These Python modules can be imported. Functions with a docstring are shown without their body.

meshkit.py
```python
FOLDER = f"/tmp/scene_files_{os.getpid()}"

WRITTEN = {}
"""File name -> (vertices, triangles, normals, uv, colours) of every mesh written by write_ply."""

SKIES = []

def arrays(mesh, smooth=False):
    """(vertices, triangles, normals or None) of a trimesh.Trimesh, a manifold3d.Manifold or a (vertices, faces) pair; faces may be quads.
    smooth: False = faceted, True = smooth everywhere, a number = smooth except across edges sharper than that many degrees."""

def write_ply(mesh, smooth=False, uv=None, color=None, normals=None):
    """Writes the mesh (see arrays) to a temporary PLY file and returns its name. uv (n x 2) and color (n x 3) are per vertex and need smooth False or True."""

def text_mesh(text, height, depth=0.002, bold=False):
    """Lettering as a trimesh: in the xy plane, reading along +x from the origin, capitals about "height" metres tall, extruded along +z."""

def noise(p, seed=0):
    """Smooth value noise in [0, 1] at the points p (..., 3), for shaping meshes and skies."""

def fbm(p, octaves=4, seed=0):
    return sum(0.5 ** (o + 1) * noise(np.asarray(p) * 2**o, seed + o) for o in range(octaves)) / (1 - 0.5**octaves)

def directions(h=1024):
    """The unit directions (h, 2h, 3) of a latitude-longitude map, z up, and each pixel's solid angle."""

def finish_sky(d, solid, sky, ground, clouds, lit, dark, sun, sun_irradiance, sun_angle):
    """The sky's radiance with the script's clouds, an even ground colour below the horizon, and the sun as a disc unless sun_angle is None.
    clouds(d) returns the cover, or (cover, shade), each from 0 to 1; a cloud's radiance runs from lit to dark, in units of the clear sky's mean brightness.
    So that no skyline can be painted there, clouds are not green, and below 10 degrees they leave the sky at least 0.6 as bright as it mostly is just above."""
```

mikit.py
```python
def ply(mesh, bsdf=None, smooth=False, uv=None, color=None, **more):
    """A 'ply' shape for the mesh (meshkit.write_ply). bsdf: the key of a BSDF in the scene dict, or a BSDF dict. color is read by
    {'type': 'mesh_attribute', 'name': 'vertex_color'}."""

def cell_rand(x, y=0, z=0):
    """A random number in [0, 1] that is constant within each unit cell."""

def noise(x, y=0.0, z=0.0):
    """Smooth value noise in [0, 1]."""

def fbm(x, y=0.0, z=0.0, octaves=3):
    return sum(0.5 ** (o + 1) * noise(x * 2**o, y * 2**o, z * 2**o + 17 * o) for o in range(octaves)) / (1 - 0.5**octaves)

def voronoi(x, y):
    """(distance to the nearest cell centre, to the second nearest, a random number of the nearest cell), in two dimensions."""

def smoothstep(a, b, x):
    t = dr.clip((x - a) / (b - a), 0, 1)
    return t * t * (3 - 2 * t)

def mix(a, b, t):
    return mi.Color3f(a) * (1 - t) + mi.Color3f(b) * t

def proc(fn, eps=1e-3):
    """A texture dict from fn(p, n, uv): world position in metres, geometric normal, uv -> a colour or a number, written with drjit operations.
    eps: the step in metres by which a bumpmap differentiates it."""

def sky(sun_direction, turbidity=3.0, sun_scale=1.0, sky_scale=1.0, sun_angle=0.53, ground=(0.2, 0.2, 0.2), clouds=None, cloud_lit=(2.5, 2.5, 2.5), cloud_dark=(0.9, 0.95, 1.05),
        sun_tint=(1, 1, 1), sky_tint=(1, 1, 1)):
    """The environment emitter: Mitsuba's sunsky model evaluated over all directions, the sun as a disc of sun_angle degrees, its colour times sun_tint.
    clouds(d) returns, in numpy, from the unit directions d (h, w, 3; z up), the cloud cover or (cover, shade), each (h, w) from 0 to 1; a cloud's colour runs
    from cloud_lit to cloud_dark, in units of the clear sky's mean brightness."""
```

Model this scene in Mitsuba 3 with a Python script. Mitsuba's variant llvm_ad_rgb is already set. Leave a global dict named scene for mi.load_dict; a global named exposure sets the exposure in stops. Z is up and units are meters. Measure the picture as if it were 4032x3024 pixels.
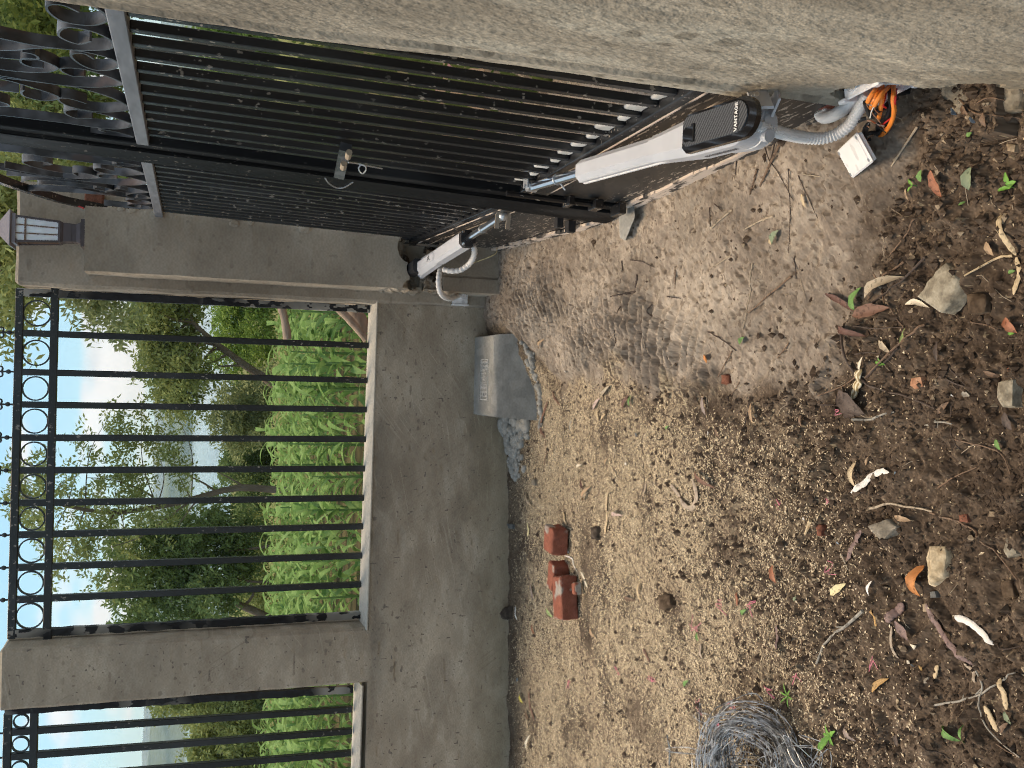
import math, random
import numpy as np, trimesh, manifold3d as m3, drjit as dr, mitsuba as mi
from scipy.interpolate import RBFInterpolator
from shapely.geometry import Polygon, LineString
import mikit, meshkit
from mikit import noise, fbm, voronoi, smoothstep, mix, cell_rand

T = mi.ScalarTransform4f
scene, labels = {}, {}
# ---------------------------------------------------------------- camera, sky, exposure
PITCH, ROLL = math.radians(18.81), math.radians(1.41)
eye = np.array([0, 0, 1.55])
look = np.array([0, math.cos(PITCH), -math.sin(PITCH)])
down = np.array([0, -math.sin(PITCH), -math.cos(PITCH)])
side = math.cos(ROLL) * np.array([1.0, 0, 0]) - math.sin(ROLL) * down      # the phone was held on its side: the frame's top points to world +x
scene['camera'] = {'type': 'perspective', 'fov': 56.61, 'fov_axis': 'x', 'near_clip': 0.02, 'far_clip': 20000.0,
                   'to_world': T().look_at(origin=eye.tolist(), target=(eye + look).tolist(), up=side.tolist())}

def clouds(d):
    az, el = np.arctan2(d[..., 0], d[..., 1]), np.arcsin(np.clip(d[..., 2], 0, 1))
    q = np.stack([np.sin(az) * 11, np.cos(az) * 11, el * 34], -1)
    n = meshkit.fbm(q, 5, 3)
    low = np.exp(-((el - 0.075) / 0.055) ** 2)
    cover = np.clip((n - 0.545 + 0.10 * low + 0.14 * np.clip((el - .16) / .2, 0, 1)) / 0.13, 0, 1)
    shade = np.clip((meshkit.fbm(q * 1.7 + 9, 4, 8) - .45) * 2.2, 0, .75)
    return cover * (0.55 + 0.45 * np.clip(n * 2 - .4, 0, 1)), shade
scene['sky'] = mikit.sky((-0.28, 0.26, 0.92), turbidity=4, sun_scale=0.5, sun_angle=24, clouds=clouds, cloud_lit=(2.05, 2.08, 2.14), cloud_dark=(1.32, 1.36, 1.44), sun_tint=(1.0, .92, .82), sky_tint=(0.80, 1.02, 0.96), ground=(.16, .15, .1))
exposure = 2.4

# ---------------------------------------------------------------- helpers
rng = np.random.default_rng(7)
def numbered(name):
    k, n = name, 0
    while k in scene or k in labels or k in _used:
        n += 1; k = f'{name}_{n:03d}'
    _used.add(k)
    return k
_used = set()
def thing(name, label, cat, group=None, kind=None):
    k = numbered(name)
    labels[k] = {'label': label, 'category': cat}
    if group: labels[k]['group'] = group
    if kind: labels[k]['kind'] = kind
    return k
def part(parent, name, mesh, mat, smooth=False, label=None, kind=None, **kw):
    k = numbered(parent + '__' + name)
    scene[k] = mikit.ply(mesh, mat, smooth=smooth, **kw)
    if label or kind: labels[k] = {a: b for a, b in (('label', label), ('kind', kind)) if b}
    return k
def single(name, label, cat, mesh, mat, smooth=False, group=None, kind=None, **kw):
    k = thing(name, label, cat, group, kind)
    scene[k] = mikit.ply(mesh, mat, smooth=smooth, **kw)
    return k
def structure(name, mesh, mat, smooth=False, label=None):
    scene[name] = mikit.ply(mesh, mat, smooth=smooth)
    labels[name] = {'kind': 'structure', **({'label': label} if label else {})}
def join(ms):
    V, F, n = [], [], 0
    for v, f in [(np.asarray(m.vertices), np.asarray(m.faces)) if hasattr(m, 'faces') else arr(m) for m in ms]:
        V.append(v); F.append(f + n); n += len(v)
    return np.vstack(V), np.vstack(F)
def arr(m):
    if hasattr(m, 'to_mesh'):
        m = m.to_mesh(); return np.array(m.vert_properties[:, :3], float), np.array(m.tri_verts)
    if hasattr(m, 'faces'): return np.array(m.vertices), np.array(m.faces)
    v, f = np.asarray(m[0], float), np.asarray(m[1], int)
    return v, (np.vstack([f[:, [0, 1, 2]], f[:, [0, 2, 3]]]) if f.shape[1] == 4 else f)
def bx(x0, x1, y0, y1, z0, z1, b=0.0):
    """a box, its edges bevelled by b"""
    c = np.array([(x0 + x1) / 2, (y0 + y1) / 2, (z0 + z1) / 2]); h = np.abs([x1 - x0, y1 - y0, z1 - z0]) / 2
    if b <= 0:
        m = trimesh.creation.box(2 * h); m.apply_translation(c); return arr(m)
    pts = []
    for s in np.ndindex(2, 2, 2):
        s = np.array(s) * 2 - 1
        for a in range(3):
            q = s * (h - b); q[a] = s[a] * h[a]; pts.append(q)
    return arr(m3.Manifold.hull_points((np.array(pts) + c).tolist()))
def grid(P):
    """quads over an (n, m, 3) array of points"""
    n, m = P.shape[:2]
    i = np.arange(n * m).reshape(n, m)
    q = np.stack([i[:-1, :-1], i[1:, :-1], i[1:, 1:], i[:-1, 1:]], -1).reshape(-1, 4)
    return arr((P.reshape(-1, 3), q))
def smooth_path(pts, n):
    p = np.asarray(pts, float)
    if len(p) == 2: return p[0] + (p[1] - p[0]) * np.linspace(0, 1, n)[:, None]
    e = np.vstack([2 * p[0] - p[1], p, 2 * p[-1] - p[-2]])
    L = np.r_[0, np.cumsum(np.linalg.norm(np.diff(p, axis=0), axis=1))]
    out = []
    for s in np.linspace(0, L[-1], n):
        k = min(np.searchsorted(L, s, side='right') - 1, len(p) - 2); t = (s - L[k]) / max(L[k + 1] - L[k], 1e-9)
        a, b, c, d = e[k:k + 4]
        out.append(.5 * (2 * b + (c - a) * t + (2 * a - 5 * b + 4 * c - d) * t * t + (3 * b - a - 3 * c + d) * t ** 3))
    return np.array(out)
def frames(p, up=None):
    t = np.gradient(p, axis=0); t /= np.linalg.norm(t, axis=1, keepdims=True) + 1e-12
    u = np.array(up if up is not None else ([0, 0, 1] if abs(t[0, 2]) < .9 else [1, 0, 0]), float)
    U = []
    for k in t:
        u = u - k * (u @ k)
        if np.linalg.norm(u) < 1e-6: u = np.cross(k, [.3, .5, .8])
        u = u / np.linalg.norm(u); U.append(u)
    U = np.array(U)
    return t, U, np.cross(t, U)
def tube(p, r, k=8, flat=1.0, up=None, cap=True):
    p = np.asarray(p, float); r = np.broadcast_to(r, len(p))
    t, U, W = frames(p, up)
    a = np.arange(k) * 2 * np.pi / k
    V = p[:, None] + r[:, None, None] * (np.cos(a)[None, :, None] * W[:, None] + flat * np.sin(a)[None, :, None] * U[:, None])
    n = len(p); i = np.arange(n * k).reshape(n, k); j = np.roll(i, -1, 1)
    f = np.stack([i[:-1], j[:-1], j[1:], i[1:]], -1).reshape(-1, 4)
    F = np.vstack([f[:, [0, 1, 2]], f[:, [0, 2, 3]]]); V = V.reshape(-1, 3)
    if cap:
        V = np.vstack([V, p[:1], p[-1:]]); m = len(V)
        F = np.vstack([F, np.stack([j[0], i[0], np.full(k, m - 2)], -1), np.stack([i[-1], j[-1], np.full(k, m - 1)], -1)])
    return V, F
def bar(p, w, h, up):
    """a flat bar of section w (across) by h (along up) swept along p"""
    p = np.asarray(p, float); t, U, W = frames(p, up)
    c = [(-w / 2, -h / 2), (w / 2, -h / 2), (w / 2, h / 2), (-w / 2, h / 2)]
    V = np.stack([p + a * W + b * U for a, b in c], 1); n = len(p)
    i = np.arange(n * 4).reshape(n, 4); j = np.roll(i, -1, 1)
    f = np.stack([i[:-1], j[:-1], j[1:], i[1:]], -1).reshape(-1, 4)
    f = np.vstack([f, i[0][::-1][None], i[-1][None]])
    return arr((V.reshape(-1, 3), f))
def lathe(prof, k=16, c=(0, 0, 0)):
    m = trimesh.creation.revolve(np.array(prof, float), sections=k); m.apply_translation(c); return arr(m)
def prism(poly, h):
    return arr(trimesh.creation.extrude_polygon(Polygon(poly) if not hasattr(poly, 'area') else poly, h, engine='earcut'))
def xf(m, M):
    v, f = arr(m); M = np.asarray(M, float)
    v = v @ M[:3, :3].T + M[:3, 3]
    return v, (f[:, ::-1] if np.linalg.det(M[:3, :3]) < 0 else f)
def frame(o, x, y, z):
    M = np.eye(4); M[:3, 0], M[:3, 1], M[:3, 2], M[:3, 3] = x, y, z, o; return M
def unit(v): v = np.asarray(v, float); return v / np.linalg.norm(v)
def refine(man, l):
    return man.refine_to_length(l)
def jitter(m, amp, freq, seed=0):
    v, f = arr(m); tm = trimesh.Trimesh(v, f, process=True); n = tm.vertex_normals; v = tm.vertices
    return v + n * ((meshkit.fbm(v * freq, 3, seed) - .5) * 2 * amp)[:, None], tm.faces

# ---------------------------------------------------------------- materials
def pr(col, rough=.6, metal=0.0, spec=.5, bump=None, bscale=1.0, eps=1e-3, thin=False, **kw):
    d = {'type': 'principled', 'base_color': (mikit.proc(col) if callable(col) else {'type': 'rgb', 'value': list(col)}), 'roughness': mikit.proc(rough) if callable(rough) else rough, 'metallic': metal, 'specular': spec, **kw}
    if bump: d = {'type': 'bumpmap', 'arbitrary': mikit.proc(bump, eps), 'scale': bscale, 'bsdf': d}
    return {'type': 'twosided', 'bsdf': d}
def C(*c): return mi.Color3f(*c)
def sat(x): return dr.clip(x, 0, 1)
def plaster_col(p, n, uv):
    a = fbm(p.x * 2.3, p.y * 2.3, p.z * 2.3, 4); b = fbm(p.x * 9 + 5, p.y * 9, p.z * 16, 3); g = noise(p.x * 160, p.y * 160, p.z * 160)
    c = mix((.275, .228, .172), (.41, .352, .272), smoothstep(.3, .7, .6 * a + .4 * b))
    c = mix(c, (.42, .37, .295), .5 * smoothstep(.56, .72, b))
    c = mix(c, (.13, .11, .085), .55 * smoothstep(.80, .88, noise(p.x * 47, p.y * 47 + 4, p.z * 47)) * smoothstep(.5, .62, a)); d = fbm(p.x * 1.1 + 7, p.y, p.z * 2.6, 4); c = c * (.88 + .26 * smoothstep(.3, .7, d)); c = mix(c, (.18, .15, .115), .35 * smoothstep(.56, .68, fbm(p.x * 4 + 2, p.y * 4, p.z * 6, 4)))
    for k, (ca, sa) in enumerate(((.8, .6), (.55, -.83), (.95, .2))):
        u, w = p.x * ca + p.z * sa, p.z * ca - p.x * sa
        c = mix(c, (.47, .41, .32) if k != 1 else (.17, .14, .105), .38 * smoothstep(.80, .90, noise(u * 6 + 11 * k, w * 170, k)) * smoothstep(.52, .66, fbm(p.x * 2 + 3 * k, p.z * 3, k, 3)))
    c = mix(c, (.11, .095, .08), .7 * smoothstep(.90, .94, noise(p.x * 75, p.z * 75, 3)))
    wet = smoothstep(.30, -.02, p.z + .25 * (a - .5)); c = mix(c, (.205, .168, .105), .6 * wet)
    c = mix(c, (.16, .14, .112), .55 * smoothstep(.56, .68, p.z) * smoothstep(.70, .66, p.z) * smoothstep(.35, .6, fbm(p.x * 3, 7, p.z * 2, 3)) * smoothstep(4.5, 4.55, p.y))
    s = noise(p.x * 7 + 3, p.y * 3, p.z * 150); c = mix(c, (.42, .36, .26), .35 * smoothstep(.74, .84, s) * smoothstep(.42, .0, p.z) * smoothstep(.4, .6, fbm(p.x * 2.5, p.y, 3, 2)))
    return c * (.86 + .28 * g)
def plaster_bump(p, n, uv):
    return .0030 * fbm(p.x * 42, p.y * 42, p.z * 60, 3) + .0012 * noise(p.x * 190, p.y * 190, p.z * 190) - .004 * smoothstep(.78, .86, noise(p.x * 24, p.y * 24, p.z * 24))
scene['plaster'] = pr(plaster_col, .88, spec=.25, bump=plaster_bump, eps=.002)
def dark_plaster_col(p, n, uv):
    a = fbm(p.x * 3, p.y * 3, p.z * 3, 4); g = noise(p.x * 140, p.y * 140, p.z * 140)
    c = mix((.245, .205, .158), (.365, .312, .245), smoothstep(.3, .7, a))
    c = mix(c, (.11, .095, .075), .3 * smoothstep(.82, .9, noise(p.x * 37, p.y * 37, p.z * 37)))
    return c * (.88 + .24 * g)
def dark_plaster_bump(p, n, uv):
    return .007 * fbm(p.x * 26, p.y * 26, p.z * 34, 4) + .001 * noise(p.x * 190, p.y * 190, p.z * 190)
scene['post_plaster'] = pr(dark_plaster_col, .9, spec=.25, bump=dark_plaster_bump, eps=.002)
def near_col(p, n, uv):
    a = fbm(p.x * 2, p.y * 4.5, p.z * 1.3, 4); b = fbm(p.x * 3 + 9, p.y * 16, p.z * 4.5, 4); g = noise(p.x * 170, p.y * 170, p.z * 120)
    c = mix((.225, .197, .155), (.36, .325, .262), smoothstep(.32, .68, .55 * a + .45 * b))
    c = mix(c, (.43, .405, .335), .55 * smoothstep(.55, .7, fbm(p.x, p.y * 8, p.z * 2.2 + 5, 4)))
    c = mix(c, (.135, .118, .092), .65 * smoothstep(.64, .74, noise(p.x * 14, p.y * 40, p.z * 24 + 2)) * smoothstep(.45, .6, a))
    rust = smoothstep(.035, .01, dr.sqrt(dr.square(p.y - 1.20) + dr.square((p.z - 1.06) * .6)) + .03 * (noise(p.y * 60, p.z * 30) - .5))
    rust = dr.maximum(rust, smoothstep(.028, .01, dr.sqrt(dr.square(p.y - 1.30) + dr.square((p.z - 1.12) * .6)) + .03 * (noise(p.y * 70, p.z * 40) - .5)))
    c = mix(c, (.36, .15, .06), .7 * rust)
    c = mix(c, (.48, .43, .34), .6 * smoothstep(.60, .64, fbm(p.x * 30, p.y * 34, p.z * 15 + 8, 4)) * smoothstep(.8, .5, p.z) * smoothstep(.5, .62, noise(p.y * 7, p.z * 7)))
    wet = smoothstep(.34, .05, p.z + .2 * (a - .5)); c = mix(c, (.20, .165, .115), .55 * wet)
    g2 = noise(p.x * 430, p.y * 430, p.z * 330)
    return c * (.78 + .30 * g + .18 * g2)
def near_bump(p, n, uv):
    return .0052 * fbm(p.x * 30, p.y * 55, p.z * 17, 4) + .0026 * noise(p.x * 150, p.y * 150, p.z * 95) + .0012 * noise(p.x * 400, p.y * 400, p.z * 300)
scene['near_plaster'] = pr(near_col, .88, spec=.25, bump=near_bump, eps=.0015)
def coping_col(p, n, uv):
    a = fbm(p.x * 5, p.y * 12, p.z * 5, 3); g = noise(p.x * 130, p.y * 130, p.z * 130)
    return mix((.30, .285, .245), (.45, .425, .37), a) * (.85 + .3 * g)
scene['coping'] = pr(coping_col, .85, spec=.2, bump=lambda p, n, uv: .003 * fbm(p.x * 40, p.y * 40, p.z * 40, 3))
def cement_col(p, n, uv):
    a = fbm(p.x * 9, p.y * 9, p.z * 9, 4); g = noise(p.x * 150, p.y * 150, p.z * 150)
    c = mix((.21, .208, .192), (.29, .287, .265), smoothstep(.3, .7, a)); c = mix(c, (.36, .35, .32), .3 * smoothstep(.6, .7, noise(p.x * 25, p.y * 25, p.z * 25)))
    return c * (.88 + .24 * g)
scene['cement'] = pr(cement_col, .7, spec=.35, bump=lambda p, n, uv: .002 * fbm(p.x * 60, p.y * 60, p.z * 60, 3), eps=.001)
def mortar_col(p, n, uv):
    a = fbm(p.x * 30, p.y * 30, p.z * 30, 3); return mix((.20, .19, .165), (.46, .44, .39), a)
scene['mortar'] = pr(mortar_col, .9, spec=.2, bump=lambda p, n, uv: .003 * fbm(p.x * 90, p.y * 90, p.z * 90, 3), eps=.001)
def paint(spat, base=(.0065, .007, .0085), pale=(.42, .37, .31), lo=.70, low_z=None, sx=105):
    def f(p, n, uv):
        s = noise(p.x * sx, p.y * sx, p.z * sx * .5) * .7 + .3 * noise(p.x * sx * 3, p.y * sx * 3, p.z * sx * 1.6)
        m = smoothstep(lo, lo + .05, s) * smoothstep(.38, .6, fbm(p.x * 3, p.y * 3, p.z * 2.4, 3))
        c = mix(base, pale, spat * m)
        c = mix(c, (.055, .057, .06), .35 * smoothstep(.5, .8, fbm(p.x * 8, p.y * 8, p.z * 3, 3)))
        return c
    return f
scene['black_paint'] = pr(paint(.55, lo=.735), .34, spec=.55, bump=lambda p, n, uv: .0006 * fbm(p.x * 90, p.y * 90, p.z * 40, 2), eps=.001)
scene['fence_paint'] = pr(paint(.6, base=(.010, .012, .011), lo=.745), .42, spec=.5, bump=lambda p, n, uv: .0007 * fbm(p.x * 90, p.y * 90, p.z * 40, 2), eps=.001)
scene['smeared_paint'] = pr(paint(1.0, pale=(.30, .285, .25), lo=.47, sx=38), .6, spec=.4, bump=lambda p, n, uv: .003 * fbm(p.x * 60, p.y * 60, p.z * 40, 3), eps=.001)
def sheet_col(p, n, uv):
    s = noise(p.x * 40, p.y * 26, p.z * 150) * .65 + .35 * noise(p.x * 90, p.y * 110, p.z * 300)
    base = mix((.014, .0138, .014), (.034, .032, .031), fbm(p.y * 6, p.z * 9, 1, 3))
    m = smoothstep(.64, .72, s) * smoothstep(.36, .62, fbm(p.y * 4, p.z * 7 + 3, 2, 3) + .28 * smoothstep(.34, .2, p.z))
    return mix(base, (.46, .39, .32), .75 * m)
scene['sheet_paint'] = pr(sheet_col, .45, spec=.5, bump=lambda p, n, uv: .0008 * fbm(p.x * 60, p.y * 60, p.z * 60, 3), eps=.001)
def scraped_col(p, n, uv):
    s = fbm(p.y * 14, p.z * 60, p.x * 20, 4); return mix((.05, .047, .045), (.52, .44, .37), smoothstep(.40, .54, s))
scene['scraped_paint'] = pr(scraped_col, .6, spec=.4)
scene['galvanised'] = pr(lambda p, n, uv: mix((.40, .43, .46), (.58, .60, .62), fbm(p.x * 60, p.y * 60, p.z * 60, 3)), .38, metal=.75)
scene['chrome'] = pr((.80, .81, .83), .16, metal=1.0)
scene['silver_paint'] = pr(lambda p, n, uv: mix((.38, .395, .425), (.48, .495, .525), fbm(p.x * 14, p.y * 14, p.z * 14, 3)), .42, spec=.5)
scene['silver_shade'] = pr((.40, .42, .45), .45, spec=.5)
scene['gloss_black'] = pr((.006, .006, .007), .05, spec=.7, clearcoat=1.0, clearcoat_gloss=.98)
def carbon_col(p, n, uv):
    s = dr.sin((p.y * 1.0 + p.x * .9 + p.z * .3) * 620); return mix((.032, .034, .038), (.085, .09, .098), smoothstep(-.4, .6, s))
scene['carbon'] = pr(carbon_col, .28, spec=.6, clearcoat=.6, clearcoat_gloss=.8)
scene['matt_black'] = pr((.018, .018, .02), .5, spec=.4)
scene['white_plastic'] = pr(lambda p, n, uv: mix((.60, .61, .625), (.70, .705, .71), fbm(p.x * 25, p.y * 25, p.z * 25, 3)) * (1 - .18 * smoothstep(.70, .8, noise(p.x * 45, p.y * 45, p.z * 45))), .4, spec=.45)
scene['conduit_plastic'] = pr(lambda p, n, uv: mix((.56, .555, .55), (.68, .672, .66), fbm(p.x * 20, p.y * 20, p.z * 20, 2)), .38, spec=.45)
scene['orange_cable'] = pr((.72, .22, .03), .42); scene['red_wire'] = pr((.45, .02, .02), .4); scene['copper'] = pr((.75, .42, .26), .35, metal=.9)
scene['white_print'] = pr((.78, .78, .78), .4); scene['grey_print'] = pr((.13, .13, .14), .5)
scene['lamp_metal'] = pr(lambda p, n, uv: mix((.060, .047, .047), (.11, .092, .098), fbm(p.x * 20, p.y * 20, p.z * 20, 2)), .34, metal=.35)
scene['frosted'] = pr((.76, .82, .86), .25, spec=.5)
scene['brass_bar'] = pr((.16, .095, .06), .35, metal=.4)
def brick_col(p, n, uv):
    a = fbm(p.x * 24, p.y * 24, p.z * 24, 4); c = mix((.175, .06, .042), (.315, .125, .082), a)
    m = smoothstep(.56, .63, fbm(p.x * 13 + 4.1, p.y * 13, p.z * 13, 4)); return mix(c, (.34, .32, .28), .9 * m) * (.8 + .4 * noise(p.x * 200, p.y * 200, p.z * 200))
scene['fired_clay'] = pr(brick_col, .92, spec=.15, bump=lambda p, n, uv: .003 * fbm(p.x * 80, p.y * 80, p.z * 80, 3), eps=.001)
def stone_mat(a, b, f=60):
    return pr(lambda p, n, uv: mix(a, b, smoothstep(.3, .7, fbm(p.x * f, p.y * f, p.z * f, 4))) * (.8 + .4 * noise(p.x * 260, p.y * 260, p.z * 260)), .95, spec=.15, bump=lambda p, n, uv: .003 * fbm(p.x * 110, p.y * 110, p.z * 110, 3), eps=.001)
STONES = {'concrete': ((.17, .15, .115), (.33, .30, .235)), 'soil': ((.06, .042, .028), (.11, .08, .055)), 'tan': ((.22, .17, .115), (.34, .27, .19)), 'orange': ((.30, .15, .09), (.42, .25, .16)), 'red': ((.13, .055, .036), (.20, .09, .06)),
          'grey': ((.15, .135, .11), (.24, .215, .175)), 'sand': ((.28, .22, .14), (.50, .42, .29)), 'slate': ((.08, .085, .085), (.14, .14, .135)), 'dark': ((.04, .032, .026), (.085, .068, .054))}
for k, (a, b) in STONES.items(): scene['stone_' + k] = stone_mat(a, b)
DRY = {'green': ((.10, .20, .05), (.16, .29, .09)), 'bright': ((.11, .27, .04), (.18, .36, .07)), 'sage': ((.15, .19, .12), (.23, .28, .18)), 'lime': ((.28, .40, .14), (.38, .48, .22)), 'rust': ((.26, .10, .055), (.36, .17, .10)), 'rustdark': ((.13, .068, .046), (.20, .115, .082)),
       'tan': ((.30, .20, .12), (.42, .31, .20)), 'straw': ((.42, .32, .19), (.56, .46, .30)), 'brown': ((.13, .085, .055), (.21, .14, .095)), 'cream': ((.58, .52, .40), (.70, .64, .52)), 'beige': ((.30, .25, .18), (.42, .36, .27)), 'maroon': ((.095, .05, .04), (.165, .09, .07)),
       'rotten': ((.055, .042, .036), (.12, .09, .075)), 'greypink': ((.24, .19, .165), (.34, .28, .25)), 'grey': ((.22, .21, .18), (.34, .32, .28)), 'orange': ((.42, .16, .045), (.55, .25, .09)), 'yellow': ((.60, .52, .28), (.68, .61, .38)), 'yellowb': ((.62, .55, .10), (.72, .64, .18)),
       'white': ((.62, .60, .56), (.78, .76, .72)), 'purple': ((.16, .105, .095), (.25, .18, .165)), 'ochre': ((.36, .22, .08), (.48, .31, .13)), 'palepink': ((.40, .30, .26), (.52, .41, .36)), 'palebrown': ((.28, .22, .16), (.45, .38, .30)), 'ribbed': ((.45, .38, .24), (.70, .63, .46)),
       'slate': ((.07, .09, .11), (.14, .17, .20)), 'blue': ((.26, .33, .40), (.40, .48, .54)), 'dark': ((.045, .032, .026), (.09, .067, .054)), 'pale': ((.30, .24, .17), (.44, .37, .28)), 'pink': ((.55, .16, .24), (.66, .27, .33))}
def dry_mat(a, b):
    def f(p, n, uv):
        c = mix(a, b, fbm(p.x * 70, p.y * 70, p.z * 70, 3)); return c * (1 - .45 * smoothstep(.68, .78, noise(p.x * 150, p.y * 150, p.z * 150)))
    return pr(f, .62, spec=.35)
for k, (a, b) in DRY.items(): scene['dry_' + k] = dry_mat(a, b)
def rib_col(p, n, uv):
    s = dr.sin((p.x * .45 + p.y * 1.0) * 560 + 3 * noise(p.x * 90, p.y * 90)); return mix((.30, .23, .12), (.66, .59, .43), smoothstep(-.3, .5, s))
scene['dry_ribbed'] = pr(rib_col, .8)
def husk_col(p, n, uv):
    r = cell_rand(p.x * 350, p.y * 350, 3); return mix(mix((.36, .28, .18), (.66, .56, .39), r), (.84, .76, .58), smoothstep(.8, .97, r))
scene['husk'] = pr(husk_col, .7)
scene['crumb'] = pr(lambda p, n, uv: mix(mix((.05, .036, .027), (.11, .082, .06), cell_rand(p.x * 90, p.y * 90)), (.30, .24, .17), smoothstep(.93, .95, cell_rand(p.x * 90 + 7, p.y * 90))), .95, spec=.15)
scene['wire'] = pr(lambda p, n, uv: mix((.09, .09, .09), (.68, .69, .70), smoothstep(.25, .7, fbm(p.x * 60, p.y * 60, p.z * 60, 3))), .42, metal=.7)
scene['bark'] = pr(lambda p, n, uv: mix((.085, .065, .05), (.20, .165, .13), fbm(p.x * 7, p.y * 7, p.z * 2.5, 4)), .95, spec=.1)
scene['wood'] = pr(lambda p, n, uv: mix((.17, .125, .09), (.42, .33, .25), fbm(p.x * 9, p.y * 9, p.z * 30, 4)), .85, spec=.2)
def leafy(a, b, f=.9, trans=.5):
    return {'type': 'principledthin', 'base_color': mikit.proc(lambda p, n, uv: mix(a, b, sat(.75 * fbm(p.x * f, p.y * f, p.z * f, 3) + .5 * cell_rand(p.x * 9, p.y * 9, p.z * 9) - .15))), 'roughness': .55, 'diff_trans': trans, 'spec_trans': 0.0}
scene['leaf_olive'] = leafy((.16, .205, .07), (.42, .46, .19))
scene['leaf_dark'] = leafy((.10, .16, .065), (.28, .36, .145))
scene['leaf_fresh'] = leafy((.16, .26, .06), (.38, .50, .15))
scene['leaf_grey'] = leafy((.18, .225, .11), (.38, .42, .21))
scene['maize_leaf'] = leafy((.10, .21, .05), (.34, .48, .19), 2.6, .6)
scene['maize_stalk'] = pr((.13, .22, .06), .6)
scene['grass'] = leafy((.09, .13, .03), (.22, .25, .08), .8, .6)
scene['dead_weed'] = pr((.20, .12, .065), .9)
scene['water'] = pr((.10, .13, .14), .08, spec=.6, bump=lambda p, n, uv: .12 * noise(p.x * .4, p.y * .9), eps=.05)
def hill_col(p, n, uv): return mix((.030, .055, .022), (.085, .11, .045), smoothstep(.35, .65, fbm(p.x * .006, p.y * .006, p.z * .02, 4)))
scene['hill_green'] = pr(hill_col, .95, spec=.1)
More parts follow.
